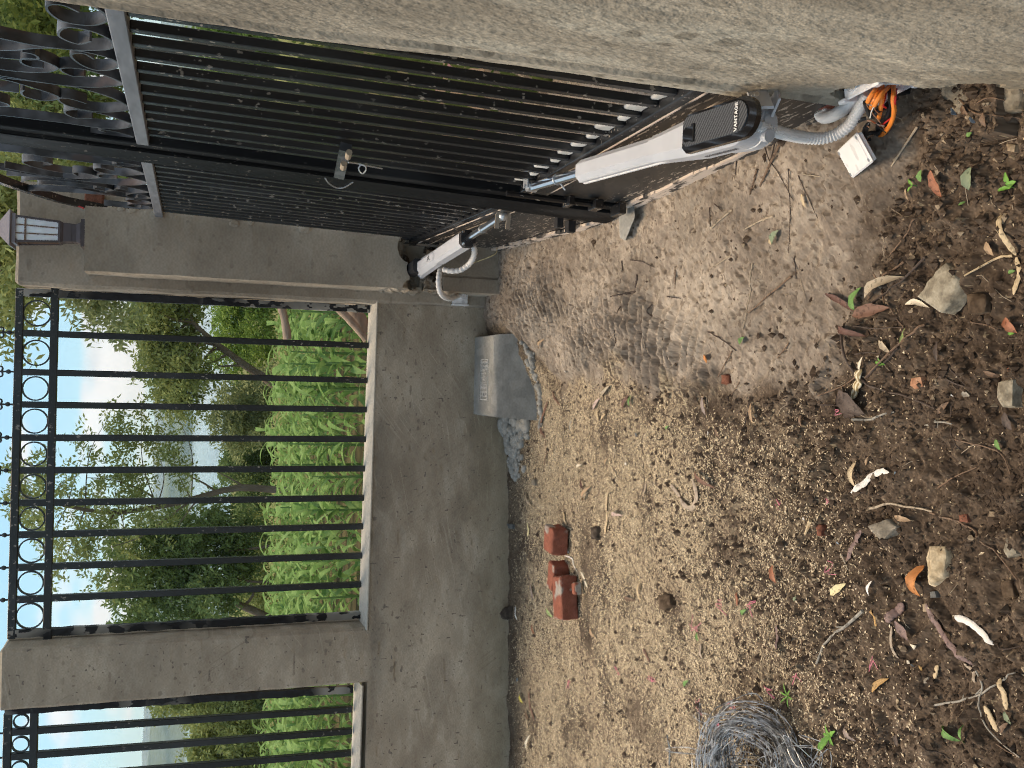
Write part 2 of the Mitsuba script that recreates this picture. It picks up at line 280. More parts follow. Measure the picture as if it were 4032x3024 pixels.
# ---------------------------------------------------------------- ground
GC = np.array([(-1.9,4.6,-.05),(-1.3,4.6,-.03),(-.7,4.6,-.02),(-.3,4.6,0),(.1,4.55,.07),(.3,4.55,.14),(.27,4.3,.12),(.0,4.2,-.02),(-.15,4.2,-.04),(.42,4.38,.12),(.62,4.4,.13),(.64,3.8,.13),
    (.63,3.1,.145),(.65,2.5,.165),(.64,1.9,.2),(.62,1.68,.19),(.62,1.45,.07),(.57,1.3,.04),(.1,3.6,.06),(.2,2.8,.08),(.3,2.2,.09),(.35,1.8,.08),(.2,1.6,.03),(0,1.4,0),(-.5,1.5,0),
    (-.7,2.5,0),(-1.2,3.5,-.02),(-.3,3.5,.02),(-2.2,4,-.05),(-2.2,2,-.02),(0,.5,0),(.9,3,.15),(.9,1.5,.15),(.9,4.5,.12),(-6,0,0),(-6,4.5,-.1),(0,-4,0),(4,2,.15),(4,-3,.1)])
_rbf = RBFInterpolator(GC[:, :2], GC[:, 2], kernel='linear', smoothing=2e-3)
def gz(x, y):
    """height of the yard floor before its fine relief"""
    x, y = np.broadcast_arrays(np.asarray(x, float), np.asarray(y, float))
    q = np.stack([np.clip(x, -6, 4).ravel(), np.clip(y, -4, 4.65).ravel()], -1)
    return _rbf(q).reshape(x.shape)
def inside(poly, x, y):
    """signed distance to a polygon, positive inside"""
    x, y = np.asarray(x, float), np.asarray(y, float)
    d, s = np.full(x.shape, 1e9), np.zeros(x.shape, bool)
    for (ax, ay), (bx, by) in zip(poly, np.roll(poly, -1, axis=0)):
        ex, ey = bx - ax, by - ay
        t = np.clip(((x - ax) * ex + (y - ay) * ey) / (ex * ex + ey * ey), 0, 1)
        d = np.minimum(d, np.hypot(x - ax - t * ex, y - ay - t * ey))
        c = ((ay > y) != (by > y)) & (x < ex * (y - ay) / (ey if ey else 1e-9) + ax)
        s ^= c
    return np.where(s, d, -d)

SAND = np.array([(.24,4.32),(.02,4.0),(.01,3.62),(.05,3.3),(.03,3.04),(-.02,2.76),(-.01,2.42),(-.02,2.29),(-.02,2.18),(.03,2.13),(.05,2.04),(.11,1.95),(.16,1.94),(.21,1.86),(.27,1.8),(.37,1.75),(.44,1.71),(.49,1.63),(.56,1.61),(.62,1.66),(1.2,1.5),(1.2,4.8),(.3,4.75),(.24,4.5)])
def sand_mask(p):
    d, s = mi.Float(9), mi.Float(1)
    for (ax, ay), (ex, ey) in zip(SAND.tolist(), (np.roll(SAND, -1, 0) - SAND).tolist()):
        t = sat(((p.x - ax) * ex + (p.y - ay) * ey) / (ex * ex + ey * ey))
        d = dr.minimum(d, dr.square(p.x - ax - t * ex) + dr.square(p.y - ay - t * ey))
        c = ((ay > p.y) != (ay + ey > p.y)) & (p.x < ex * (p.y - ay) / (ey if ey else 1e-9) + ax)
        s = dr.select(c, -s, s)
    w = (fbm(p.x * 9, p.y * 9, 1, 3) - .5) * .22
    return smoothstep(-.05, .06, -s * dr.sqrt(d) + w)
def ground_col(p, n, uv):
    a = fbm(p.x * 4, p.y * 4, 2, 4); b = fbm(p.x * 38, p.y * 38, 4, 3); g = noise(p.x * 230, p.y * 230, 2)
    soil = mix((.052, .038, .028), (.125, .095, .070), smoothstep(.25, .75, .5 * a + .5 * b)) * (.7 + .6 * g)
    chaff = smoothstep(1.7, 2.9, p.y) * smoothstep(.35, .6, fbm(p.x * 5 + 3, p.y * 5, 6, 3) + .12)
    soil = mix(soil, mix((.115, .086, .062), (.50, .415, .29), smoothstep(.28, .78, .6 * noise(p.x * 150, p.y * 150, 7) + .4 * noise(p.x * 320, p.y * 320, 4))), .75 * chaff)
    soil = mix(soil, (.50, .42, .28), smoothstep(.86, .9, noise(p.x * 210 + 9, p.y * 210, 5)) * (.25 + .6 * chaff))
    soil = mix(soil, (.065, .048, .034), .75 * smoothstep(4.18, 4.55, p.y + .16 * (a - .5)))
    sd = mix((.195, .162, .132), (.335, .288, .235), smoothstep(.28, .72, .55 * a + .45 * b)) * (.84 + .32 * g)
    sd = sd * (.86 + .24 * smoothstep(.35, .65, fbm(p.x * 6, p.y * 6, 8, 3))); sd = mix(sd, (.085, .06, .042), .6 * smoothstep(.66, .78, noise(p.x * 120, p.y * 120, 9)) * smoothstep(.35, .6, b))
    c = mix(soil, sd, sand_mask(p))
    far = mix(mix((.09, .095, .035), (.20, .21, .08), fbm(p.x * .25, p.y * .25, 3, 4)), (.17, .125, .085), smoothstep(9.0, 7.6, p.y + 1.5 * a) * smoothstep(6, 2, dr.abs(p.x)) + smoothstep(.52, .62, fbm(p.x * .8, p.y * .8, 1, 3)) * smoothstep(14, 9, p.y))
    far = mix(far, mix((.06, .05, .03), (.13, .12, .055), fbm(p.x * 3, p.y * 3, 1, 3)), smoothstep(7.9, 8.4, p.y) * smoothstep(20, 18, p.y) * smoothstep(6.5, 5, p.x))
    out = dr.maximum(smoothstep(4.7, 4.9, p.y), smoothstep(1.6, 2.2, p.x))
    return mix(c, far, out)
def ground_bump(p, n, uv):
    return .006 * fbm(p.x * 75, p.y * 75, 3, 3) + .0025 * noise(p.x * 260, p.y * 260, 1)
scene['earth'] = pr(ground_col, .95, spec=.15, bump=ground_bump, eps=.001)

def graded(lo, hi, step, far_lo, far_hi, grow=1.35):
    a = list(np.arange(lo, hi + step / 2, step)); s, x = step, hi
    while x < far_hi: s *= grow; x += s; a.append(x)
    s, x = step, lo
    while x > far_lo: s *= grow; x -= s; a.insert(0, x)
    return np.array(a)
def terrain(x, y):
    """height of the land outside the walls, falling to the lake"""
    z = np.interp(y, [5, 6.5, 9, 16, 30, 60, 120, 200, 260, 400, 1700, 1800, 2600, 9000], [-.05, -.1, -.28, -.62, -1.25, -2.6, -5, -7.4, -9, -12, -12, -7.5, 0, 2])
    return z + np.clip((y - 12) / 30, 0, 1) * (meshkit.fbm(np.stack([x * .03, y * .03, x * 0], -1), 3, 5) - .5) * 1.2
gx = graded(-2.1, .70, .0056, -6500, 6500, 1.22); gy = graded(1.22, 4.64, .0056, -600, 6500, 1.2)
X, Y = np.meshgrid(gx, gy, indexing='ij')
near = (X > -2.6) & (X < 1.2) & (Y > .9) & (Y < 4.72)
Z = np.zeros_like(X)
yard = (Y < 4.72)
Z[yard] = gz(X[yard], Y[yard])
o = np.clip((Y - 4.66) / .5, 0, 1); Z = np.where(yard, Z, gz(X, np.full_like(X, 4.65)) * (1 - o) + terrain(X, Y) * o)
xo = np.clip((np.abs(X) - 6) / 60, 0, 1); Z = Z + np.where(Y < 12, -.8 * xo, 0)
q = np.stack([X[near], Y[near], 0 * X[near]], -1)
q = q + (np.stack([meshkit.fbm(q * 14 + 3, 2, 71), meshkit.fbm(q * 14 + 8, 2, 72), 0 * X[near]], -1) - .5) * [.05, .05, 0]
q0 = q; q = np.stack([q0[:, 0] * .8 - q0[:, 1] * .6, q0[:, 0] * .6 + q0[:, 1] * .8, q0[:, 2] + .37], -1)      # turned, so that no pattern lines up with the walls
sd = np.clip(inside(SAND, X[near], Y[near]) / .08 + .5 + (meshkit.fbm(q * 9, 3, 4) - .5) * 2, 0, 1)
rel = (meshkit.fbm(q * 7, 3, 1) - .5) * .034 + (meshkit.fbm(q * 16, 3, 41) - .5) * .018 * (1 - sd)
clod = np.clip(meshkit.fbm(q * 30, 3, 2) - .45, 0, 1) * .075 + np.clip(meshkit.noise(q * 85, 3) - .5, 0, 1) * .034
pit = -np.clip(meshkit.noise(q * 62, 6) - .55, 0, 1) * .030 - np.clip(meshkit.noise(q * 105, 16) - .62, 0, 1) * .012 + (meshkit.fbm(q * 20, 3, 8) - .5) * .014
# raked ripples in the sand in front of the gate post and a set of tyre-like grooves nearer the gate
def ripples(cx, cy, ang, lx, ly, wave, amp):
    u = (q0[:, 0] - cx) * math.cos(ang) + (q0[:, 1] - cy) * math.sin(ang); v = -(q0[:, 0] - cx) * math.sin(ang) + (q0[:, 1] - cy) * math.cos(ang)
    w = np.exp(-(u / lx) ** 4 - (v / ly) ** 4)
    return w * amp * np.sin(2 * np.pi * (u + .018 * np.sin(v * 16) + .02 * meshkit.noise(q * 6, 2)) / wave)
rip = ripples(.14, 2.90, 1.15, .26, .17, .050, .022) + ripples(.20, 3.35, 1.62, .34, .16, .045, .013) + ripples(.35, 3.95, 1.55, .26, .15, .045, .018) + ripples(.03, 2.6, .95, .16, .13, .048, .014)
slope = -.035 * np.exp(-((inside(SAND, X[near], Y[near]) - .0) / .035) ** 2) * np.exp(-((Y[near] - 4.05) / .3) ** 2)
calm = .32 + .68 * np.clip((2.75 - Y[near]) / .7, 0, 1)
Z[near] += rel * (.5 + .5 * calm) + (1 - sd) * calm * clod + sd * (pit + rip) + slope + np.clip(sd - .5, 0, .5) * .02
ledge = ((X > .50) & (X < .68) & (Y > 1.42) & (Y < 1.66)); Z[ledge] = np.maximum(Z[ledge], .095 + .03 * meshkit.fbm(np.stack([X[ledge] * 20, Y[ledge] * 20, 0 * X[ledge]], -1), 3, 3))
_gp = np.stack([X, Y, Z], -1)
structure('ground', grid(_gp), 'earth', smooth=True)
def gtop(x, y):
    """height of the finished ground mesh"""
    i = np.clip(np.searchsorted(gx, x) - 1, 0, len(gx) - 2); j = np.clip(np.searchsorted(gy, y) - 1, 0, len(gy) - 2)
    a, b = (x - gx[i]) / (gx[i + 1] - gx[i]), (y - gy[j]) / (gy[j + 1] - gy[j])
    return (Z[i, j] * (1 - a) + Z[i + 1, j] * a) * (1 - b) + (Z[i, j + 1] * (1 - a) + Z[i + 1, j + 1] * a) * b
structure('lake_water', grid(np.stack(np.meshgrid(np.linspace(-2500, 2500, 2), np.linspace(150, 1850, 2), [-8.0], indexing='ij'), -1)[:, :, 0]), 'water')
def hill(name, x0, x1, y0, ys, peaks, seed, label):
    xs = np.linspace(x0, x1, 120); t = np.linspace(0, 1, 26)
    A, B = np.meshgrid(xs, t, indexing='ij'); h = np.interp(A, *zip(*peaks))
    prof = np.sin(np.clip(B, 0, 1) * np.pi) ** .8
    P = np.stack([A, y0 + ys * B, -10 + (h + 10) * prof * (.82 + .36 * meshkit.fbm(np.stack([A / 260, B * 4, 0 * A], -1), 5, seed))], -1)
    structure(name, grid(P), 'hill_green', smooth=True, label=label)
hill('hill', -2600, 900, 1820, 900, [(-2600, 55), (-2000, 70), (-1500, 60), (-1100, 75), (-700, 52), (-420, 58), (-150, 44), (100, 36), (500, 48), (900, 30)], 2, 'low green ridge along the far shore of the lake')
hill('distant_hill', -4200, 3200, 4300, 1500, [(-4200, 120), (-3000, 175), (-2000, 165), (-1500, 150), (-900, 170), (-300, 150), (300, 165), (1200, 190), (2200, 150), (3200, 170)], 5, 'hazy blue hills beyond the lake')

# ---------------------------------------------------------------- low wall, pillars, coping
def rough_face(x0, x1, z0, z1, y, step, amp, seed, fn=None):
    xs, zs = np.arange(x0, x1 + step / 2, step), np.arange(z0, z1 + step / 2, step)
    A, B = np.meshgrid(xs, zs, indexing='ij')
    D = (meshkit.fbm(np.stack([A * 3.5, B * 3.5, 0 * A + seed], -1), 4, seed) - .5) * amp
    return grid(np.stack([A, y - D - (fn(A, B) if fn else 0), B], -1))
wall = thing('boundary_wall', 'long low plastered wall with pale sloping coping under the steel fence', 'wall')
part(wall, 'plaster_face', join([rough_face(-3.2, .385, -.35, .692, 4.6, .02, .016, 3), bx(-8, .385, 4.63, 4.77, -.4, .688), bx(-8, -3.15, 4.605, 4.64, -.4, .692)]), 'plaster', smooth=40)
def coping(x0, x1, z0, z1):
    xs = np.linspace(x0, x1, 60); w = (meshkit.fbm(np.stack([xs * 6, 0 * xs, 0 * xs], -1), 3, 2) - .5) * .012
    prof_ = [(4.592, -.014), (4.590, -.008), (4.602, -.003), (4.775, .001), (4.775, -.014)]
    return grid(np.stack([np.stack([xs, y + (w if k < 3 else 0 * w), np.interp(xs, [x0, x1], [z0, z1]) + dz], -1) for k, (y, dz) in enumerate(prof_)], 1))
part(wall, 'coping', coping(-1.215, .39, .708, .697), 'coping', smooth=30)
part(wall, 'coping', coping(-3.2, -1.482, .742, .724), 'coping', smooth=30)
def pillar_mesh(x0, x1, y0, y1, z0, z1, r, amp, seed, flare=0.0):
    m = m3.Manifold.hull_points([(x + sx * 0, y, z) for x, y, z in bx(x0, x1, y0, y1, z0, z1, r)[0].tolist() for sx in (0,)])
    v, f = arr(m.refine_to_length(.05))
    if flare:
        k = np.clip(1 - (v[:, 2] - .70) / .16, 0, 1) ** 2; c = (x0 + x1) / 2
        v[:, 0] += np.sign(v[:, 0] - c) * k * flare * .5; v[:, 1] -= (v[:, 1] < (y0 + y1) / 2) * k * flare * .4
    D = (meshkit.fbm(v * 4, 3, seed) - .5) * amp
    tm = trimesh.Trimesh(v, f, process=True)
    return tm.vertices + tm.vertex_normals * ((meshkit.fbm(tm.vertices * 5, 3, seed) - .5) * 2 * amp)[:, None], tm.faces
fp = thing('fence_pillar', 'plain plastered pillar between the two steel fence panels', 'pillar')
part(fp, 'shaft', pillar_mesh(-1.472, -1.205, 4.598, 4.95, .55, 2.296, .012, .005, 4, 0), 'plaster', smooth=35)
gp = thing('gate_post', 'tall plastered gate post with a lower block in front carrying the lantern', 'gate post')
part(gp, 'shaft', pillar_mesh(.378, .83, 4.592, 4.98, -.3, 2.272, .014, .010, 6), 'post_plaster', smooth=35)
# the block: smooth plaster with a rough hole broken open for the gate arm
r_ = np.random.default_rng(3)
blk = m3.Manifold.cube([.275, .24, 2.12]).translate([.436, 4.4, -.14]).refine_to_length(.035)
cut = []
for cx, cz, r in [(.49, .565, .05), (.55, .555, .065), (.62, .545, .07), (.68, .53, .07), (.47, .515, .05), (.57, .50, .06), (.52, .455, .045), (.66, .46, .05), (.73, .52, .08)]:
    for k in range(4):
        cut.append(m3.Manifold.sphere(r * (.8 + .3 * r_.random()), 14).scale([1, 1, .85]).translate([cx + .02 * r_.normal(), 4.41 + .045 * k, cz + .015 * r_.normal() - .012 * k]))
chan = m3.Manifold.cube([.012, .02, .33]).translate([.503, 4.39, .10])
lip = m3.Manifold.cube([.07, .03, .12]).translate([.44, 4.385, .41])
hole = m3.Manifold.batch_boolean(cut, m3.OpType.Add)
blk = blk - hole - chan - lip
v, f = arr(blk.refine_to_length(.016))
ragged = np.clip((v[:, 1] - 4.402) / .01, 0, 1) * (v[:, 2] > .34) * (v[:, 2] < .68) * (v[:, 1] < 4.632)
v = v + (meshkit.fbm(v * 9, 3, 2)[:, None] - .5) * .006 + ragged[:, None] * (np.stack([meshkit.fbm(v * 38, 3, s) for s in (4, 5, 6)], -1) - .5) * .055
part(gp, 'block', (v, f), 'post_plaster', smooth=30)
lum = []
for k in range(190):
    z = r_.uniform(.2, 1.9); s = r_.uniform(.007, .019) * (1.25 if z < 1.2 else .8)
    m = trimesh.creation.icosphere(2, s); mv, mf = jitter(m, s * .5, 60, k)
    lum.append((mv * [1, .7, 1.6] + [r_.normal(.708, .012), 4.405 + r_.uniform(-.008, .02), z], mf))
part(gp, 'mortar_lump', join(lum), 'post_plaster', kind='stuff', label='rough broken mortar along the gate side of the block')
rb = []
for k in range(60):
    s = r_.uniform(.008, .028); m = trimesh.creation.icosphere(1, s); mv, mf = jitter(m, s * .6, 50, k)
    rb.append((mv + [r_.uniform(.46, .72), 4.44 + r_.uniform(.0, .12), r_.choice([r_.uniform(.40, .45), r_.uniform(.57, .63)])], mf))
part(gp, 'broken_brick', join(rb), 'stone_soil', kind='stuff', label='broken masonry inside the hole')
part(gp, 'clay_core', bx(.735, .80, 4.52, 4.585, 1.92, 1.995, .004), 'stone_red', label='red brick showing in the broken corner above the block')

# the wall the camera stands beside
ang = math.radians(6); wt, wn = np.array([-math.sin(ang), -math.cos(ang)]), np.array([-math.cos(ang), math.sin(ang)])
ss = np.r_[np.linspace(-.36, -.02, 8), np.arange(0, .75, .008), np.linspace(.76, 3.2, 60)]; zs = np.r_[np.arange(-.15, .75, .008), np.linspace(.76, 2.7, 110)]
A, B = np.meshgrid(ss, zs, indexing='ij')
base = np.array([.617, 1.765])
px_, py_ = base[0] + wt[0] * np.maximum(A, 0), base[1] + wt[1] * np.maximum(A, 0)
rnd = np.clip(1 - A / .02, 0, 1) ** 2 * .01
D = (meshkit.fbm(np.stack([A * 6, B * 2.2, 0 * A], -1), 4, 12) - .5) * .014 + (meshkit.fbm(np.stack([A * 30, B * 14, 0 * A], -1), 3, 13) - .5) * .004 - rnd
cr = .055 + .02 * np.sin(B * 2.1) + .012 * meshkit.fbm(np.stack([B * 5, 0 * B, 0 * B], -1), 2, 3) + .03 * np.clip(.6 - B, 0, 1)
D += .0065 * np.exp(-((A - cr) / .012) ** 2) - .004 * np.clip(1 - A / cr, 0, 1) - .006 * np.exp(-((A - cr - .014) / .008) ** 2)
# the broken notch at the arm bracket and the hollow that holds the junction box
wob = (meshkit.fbm(np.stack([A * 40, B * 40, 0 * A], -1), 3, 5) - .5)
notch = ((A < .075 - .55 * (B - .405) + .05 * wob) | (B < .30)) & (B < .47 + .03 * wob) & (A < .075 + .02 * wob)
D = np.where(notch & (A >= 0), D - .045, D)
hs, hz = (A - .20) / .085, (B - .23) / .10
pocket = (np.abs(hs) ** 3 + np.abs(hz) ** 3 < 1 + .9 * wob) | ((A > .1) & (A < .36 + .05 * wob) & (B > .0) & (B < .235 + .05 * wob - .45 * (A - .2)))
D = np.where(pocket, np.minimum(D, -.072), D)
back = np.maximum(-A, 0)
P = np.stack([px_ + wn[0] * D + back * 1.0, py_ + wn[1] * D + back * .02, B], -1)
nw = thing('near_wall', 'rough grey plastered wall end filling the side of the view beside the gate', 'wall')
part(nw, 'plaster_face', grid(P), 'near_plaster', smooth=50)
part(nw, 'core', join([bx(.735, 1.2, -3, 1.74, -.2, 2.7), prism([(.70, 1.72), (.735, 1.72), (.735, -1.45), (.36, -1.45)], 2.72)]), 'near_plaster')
ft = m3.Manifold.hull_points([(.70, 1.62, .125), (.592, 1.60, .130), (.560, 1.52, .118), (.545, 1.40, .075), (.70, 1.38, .085), (.70, 1.63, -.1), (.575, 1.62, -.1), (.535, 1.52, -.1), (.525, 1.38, -.1), (.70, 1.36, -.1)]).refine_to_length(.012)
part(nw, 'footing', jitter(ft, .014, 26, 4), 'near_plaster', smooth=45, label='rough plaster footing showing under the hollow wall bottom')
part(nw, 'brick', bx(.626, .70, 1.70, 1.80, .19, .245, .004), 'fired_clay', label='red brick end showing under the wall corner')
# ---------------------------------------------------------------- steel fence panels
FY = 4.75
def ring(cx, cz, r, t=.006):
    a = np.linspace(0, 2 * np.pi, 29)
    return bar(np.stack([cx + r * np.cos(a), 0 * a + FY, cz + r * np.sin(a)], -1), .006, .016, [0, 1, 0])
def spear(cx, z0):
    m = [tube([(cx, FY, z0), (cx, FY, z0 + .085)], .0045, 6), lathe([(0, 0), (.009, .004), (.011, .012), (.007, .02), (0, .022)], 8, (cx, FY, z0 + .012)),
         lathe([(0, 0), (.013, .012), (.010, .03), (.003, .052), (0, .056)], 8, (cx, FY, z0 + .058))]
    for s in (-1, 1):
        m.append(tube(smooth_path([(cx, FY, z0 + .05), (cx + s * .016, FY, z0 + .046), (cx + s * .024, FY, z0 + .056), (cx + s * .020, FY, z0 + .068)], 7), np.linspace(.005, .003, 7), 5))
    return join(m)
def fence(label, xs, z_top, z_low, zb, stiles, lean=0.0, rr=.048, bridge=()):
    k = thing('fence_panel', label, 'fence', 'black steel fence panels on the low wall')
    lo, hi = min(stiles), max(stiles)
    part(k, 'top_rail', bx(lo - .02, hi + .016, FY - .0165, FY + .0165, z_top - .0165, z_top + .0165, .002), 'fence_paint', smooth=30)
    part(k, 'lower_rail', bx(lo - .02, hi + .04, FY - .017, FY + .017, z_low - .016, z_low + .016, .002), 'fence_paint', smooth=30)
    for x in xs:
        v, f = bx(x - .0145, x + .0145, FY - .0148, FY + .0148, zb, z_top - .016, .002); v = v.copy(); v[:, 0] += lean * (v[:, 2] - zb); part(k, 'bar', (v, f), 'fence_paint', smooth=30)
        part(k + '__top_rail', 'spear', spear(x + lean * 1.4, z_top + .016), 'fence_paint', smooth=40)
    for x in stiles:
        v, f = arr(m3.Manifold.cube([.034, .034, z_top + .012 - zb]).translate([x - .017, FY - .017, zb]).refine_to_length(.03)); v = v + (meshkit.fbm(v * 30, 2, 4)[:, None] - .5) * [.008, .008, 0]
        v[:, 0] += lean * (v[:, 2] - zb); part(k, 'stile', (v, f), 'smeared_paint', smooth=40, label='end stile smeared with grey plaster')
    al = sorted(list(xs) + list(stiles)); zm = (z_top + z_low) / 2
    for a, b in zip(al[:-1], al[1:]):
        r = min(rr, (b - a - .04) / 2); part(k, 'ring', ring((a + b) / 2 + lean * 1.3, zm, r), 'fence_paint', smooth=40)
    return k
f1 = fence('main black steel fence panel, ten ring bays between the fence pillar and the gate post', [.175, 0, -.146, -.2945, -.442, -.5885, -.7315, -.878, -1.022], 2.272, 2.129, .70, [.357, -1.1755], rr=.0565)
part(f1, 'fixing_lug', bx(.36, .39, FY - .012, FY + .012, 2.117, 2.141), 'post_plaster'); part(f1, 'fixing_lug', bx(.36, .39, FY - .012, FY + .012, .735, .765), 'post_plaster')
part(f1, 'fixing_lug', bx(-1.215, -1.16, FY - .02, FY + .012, 2.108, 2.142, .003), 'smeared_paint')
fence('black steel fence panel beyond the fence pillar, with smaller rings', [-1.645, -1.755, -1.865, -1.975, -2.085, -2.195], 2.279, 2.172, .735, [-1.545, -2.32], lean=.019, rr=.034)

# ---------------------------------------------------------------- double gate: built flat in (y, out, z), then hung a little out of true
def hang(m):
    v, f = arr(m); y, t, z = v[:, 0], v[:, 1], v[:, 2]
    x0 = np.interp(y, [1.6, 1.91, 3.1, 3.2, 4.55], [.6485, .6487, .649, .650, .699]); l = np.interp(y, [1.6, 1.91, 3.1, 3.2, 4.55], [.008, .0115, .0435, .0435, .028])
    return np.stack([x0 + l * (z - 1.1) + t, y, z], -1), f
def gbx(y0, y1, t0, t1, z0, z1, b=.002):
    v, f = bx(y0, y1, t0, t1, z0, z1, b); return hang((v, f))
def arch_z(y): return np.interp(y, [3.05, 3.35, 3.7, 3.99, 4.15, 4.36, 4.46, 4.52], [2.42, 2.40, 2.32, 2.23, 2.17, 2.06, 1.97, 1.84])
SC = [[(2.02,1.745),(2.05,1.77),(2.03,1.795),(2.0,1.80),(1.955,1.78),(1.955,1.74),(1.985,1.712),(2.02,1.704),(2.055,1.715),(2.08,1.75),(2.095,1.79),(2.10,1.85),(2.085,1.91),(2.06,2.0),(2.02,2.1),(1.96,2.17)],
      [(1.86,1.75),(1.835,1.775),(1.85,1.80),(1.89,1.80),(1.925,1.78),(1.925,1.74),(1.90,1.714),(1.87,1.704),(1.83,1.715),(1.80,1.75),(1.79,1.80),(1.795,1.9)],
      [(2.14,1.75),(2.11,1.765),(2.125,1.79),(2.16,1.79),(2.20,1.775),(2.22,1.75),(2.195,1.718),(2.155,1.704),(2.12,1.715),(2.10,1.75),(2.095,1.79),(2.105,1.83),(2.13,1.87),(2.155,1.90),(2.175,1.95),(2.16,2.0)],
      [(2.28,1.78),(2.295,1.805),(2.265,1.825),(2.24,1.82),(2.225,1.78),(2.25,1.74),(2.28,1.712),(2.305,1.704),(2.34,1.735),(2.37,1.78),(2.385,1.85),(2.375,1.96),(2.35,2.08),(2.30,2.18)],
      [(2.26,1.86),(2.265,1.885),(2.24,1.90),(2.205,1.89),(2.20,1.86),(2.235,1.832),(2.26,1.835),(2.30,1.87),(2.32,1.95),(2.30,2.05),(2.25,2.12),(2.18,2.15)],
      [(2.16,1.885),(2.165,1.865),(2.19,1.86),(2.21,1.88),(2.225,1.94),(2.22,2.02),(2.19,2.08),(2.15,2.1)],
      [(2.53,1.80),(2.505,1.83),(2.51,1.858),(2.55,1.86),(2.59,1.835),(2.60,1.78),(2.57,1.735),(2.53,1.704),(2.48,1.712),(2.43,1.745),(2.39,1.80),(2.385,1.85),(2.39,1.95),(2.41,2.06),(2.46,2.16)],
      [(2.48,1.93),(2.51,1.94),(2.545,1.935),(2.56,1.90),(2.525,1.865),(2.49,1.862),(2.44,1.91),(2.40,1.97),(2.385,2.06),(2.42,2.2)],
      [(2.68,1.80),(2.705,1.84),(2.67,1.862),(2.63,1.855),(2.605,1.82),(2.62,1.77),(2.65,1.735),(2.69,1.704),(2.735,1.72),(2.77,1.75),(2.785,1.80),(2.78,1.87),(2.785,1.97),(2.79,2.08),(2.76,2.2)],
      [(2.83,1.78),(2.81,1.795),(2.80,1.77),(2.82,1.73),(2.845,1.71),(2.855,1.75),(2.855,1.82)],
      [(2.62,2.02),(2.65,1.99),(2.68,2.0),(2.68,2.04),(2.63,2.08),(2.56,2.06),(2.52,2.0),(2.51,1.945)]]
def scroll(pts):
    p = smooth_path(pts, max(18, 4 * len(pts)))
    # the flat bar stands on edge: 24 mm deep across the gate, 5 mm thick in its plane
    return hang(bar(np.stack([p[:, 0], 0 * p[:, 0], p[:, 1]], -1), .005, .024, [0, 1, 0]))
def gate(label, ybars, stile_m, stile_h, rail, far):
    g = thing('gate_leaf', label, 'gate', 'double gate leaves')
    y0, y1 = rail
    part(g, 'lattice_rail', gbx(y0, y1, -.026, .014, 1.669, 1.702), 'galv_dull', smooth=30, label='grey middle rail under the scrolls')
    part(g, 'bottom_rail', gbx(y0, y1, -.020, .018, .535, .565), 'black_paint', smooth=30)
    part(g, 'panel', gbx(y0, y1, -.012, -.006, .185 if not far else .16, .534, .0), 'sheet_paint')
    part(g + '__panel', 'panel_fold', gbx(y0, y1, -.017, -.0122, .475, .531, .001), 'sheet_paint')
    n_ = 40; ys = np.linspace(y0, y1, n_); zb = (.155 if not far else .13) + .02 * (meshkit.fbm(np.stack([ys * 9, 0 * ys, 0 * ys], -1), 2, 2))
    part(g + '__panel', 'bottom_edge', hang(join([bx(a, b, -.022, -.0125, z - .008, z + .038) for a, b, z in zip(ys[:-1], ys[1:], zb)])), 'scraped_paint', label='lower edge scraped to pale primer')
    for zz, tt in ((.5335, -.0215), (.474, -.0178)):
        part(g + '__panel', 'weld_line', gbx(y0, y1, tt, tt + .004, zz - .003, zz + .002, 0), 'scraped_paint')
    part(g, 'top_arch', hang(bar(smooth_path([(y, 0, (arch_z(y) if far else arch_z(6.1 - y))) for y in np.linspace(y0 - .02, y1 + .0, 12)], 40), .03, .03, [0, 1, 0])), 'black_paint', smooth=30)
    for y in ybars:
        part(g, 'bar', gbx(y - .0105, y + .0105, -.0097, .0097, .565, 1.669, .0015), 'black_paint')
    for a, b in zip(ybars[:-1], ybars[1:]):
        part(g + '__bottom_rail', 'cement_dab', hang(jitter(m3.Manifold.hull_points(bx(a + .012, b - .012, .000, .010, .566, .600 + .012 * math.sin(a * 40), .003)[0].tolist()).refine_to_length(.02), .004, 40, 2)), 'cement_white', smooth=50)
    part(g, 'meeting_stile', gbx(*stile_m[:2], *stile_m[2:4], stile_m[4], 2.43, .003), 'stile_paint', smooth=30)
    part(g, 'hinge_stile', gbx(*stile_h[:2], *stile_h[2:4], .14, stile_h[4], .003), 'smeared_paint' if far else 'black_paint', smooth=30)
    for s in SC:
        if far: s = [(6.1 - y, z) for y, z in s]
        part(g, 'scroll', scroll(s), 'scroll_steel', smooth=35)
    return g
scene['slot_worn'] = pr((.30, .24, .17), .6)
scene['stile_paint'] = pr(paint(.3, base=(.005, .0055, .0065), lo=.76), .6, spec=.12)
scene['galv_dull'] = pr(lambda p, n, uv: mix((.085, .09, .105), (.19, .2, .225), fbm(p.x * 30, p.y * 14, p.z * 60, 3)), .42, spec=.5)
scene['scroll_steel'] = pr(lambda p, n, uv: mix(mix((.020, .022, .026), (.075, .08, .09), smoothstep(.35, .7, fbm(p.x * 30, p.y * 20, p.z * 20, 3))), (.085, .052, .042), .6 * smoothstep(.68, .76, fbm(p.x * 16, p.y * 9, p.z * 9, 3))), .36, spec=.55)
scene['cement_white'] = pr(lambda p, n, uv: mix((.30, .29, .27), (.62, .61, .58), fbm(p.x * 50, p.y * 50, p.z * 50, 3)), .9, spec=.2)
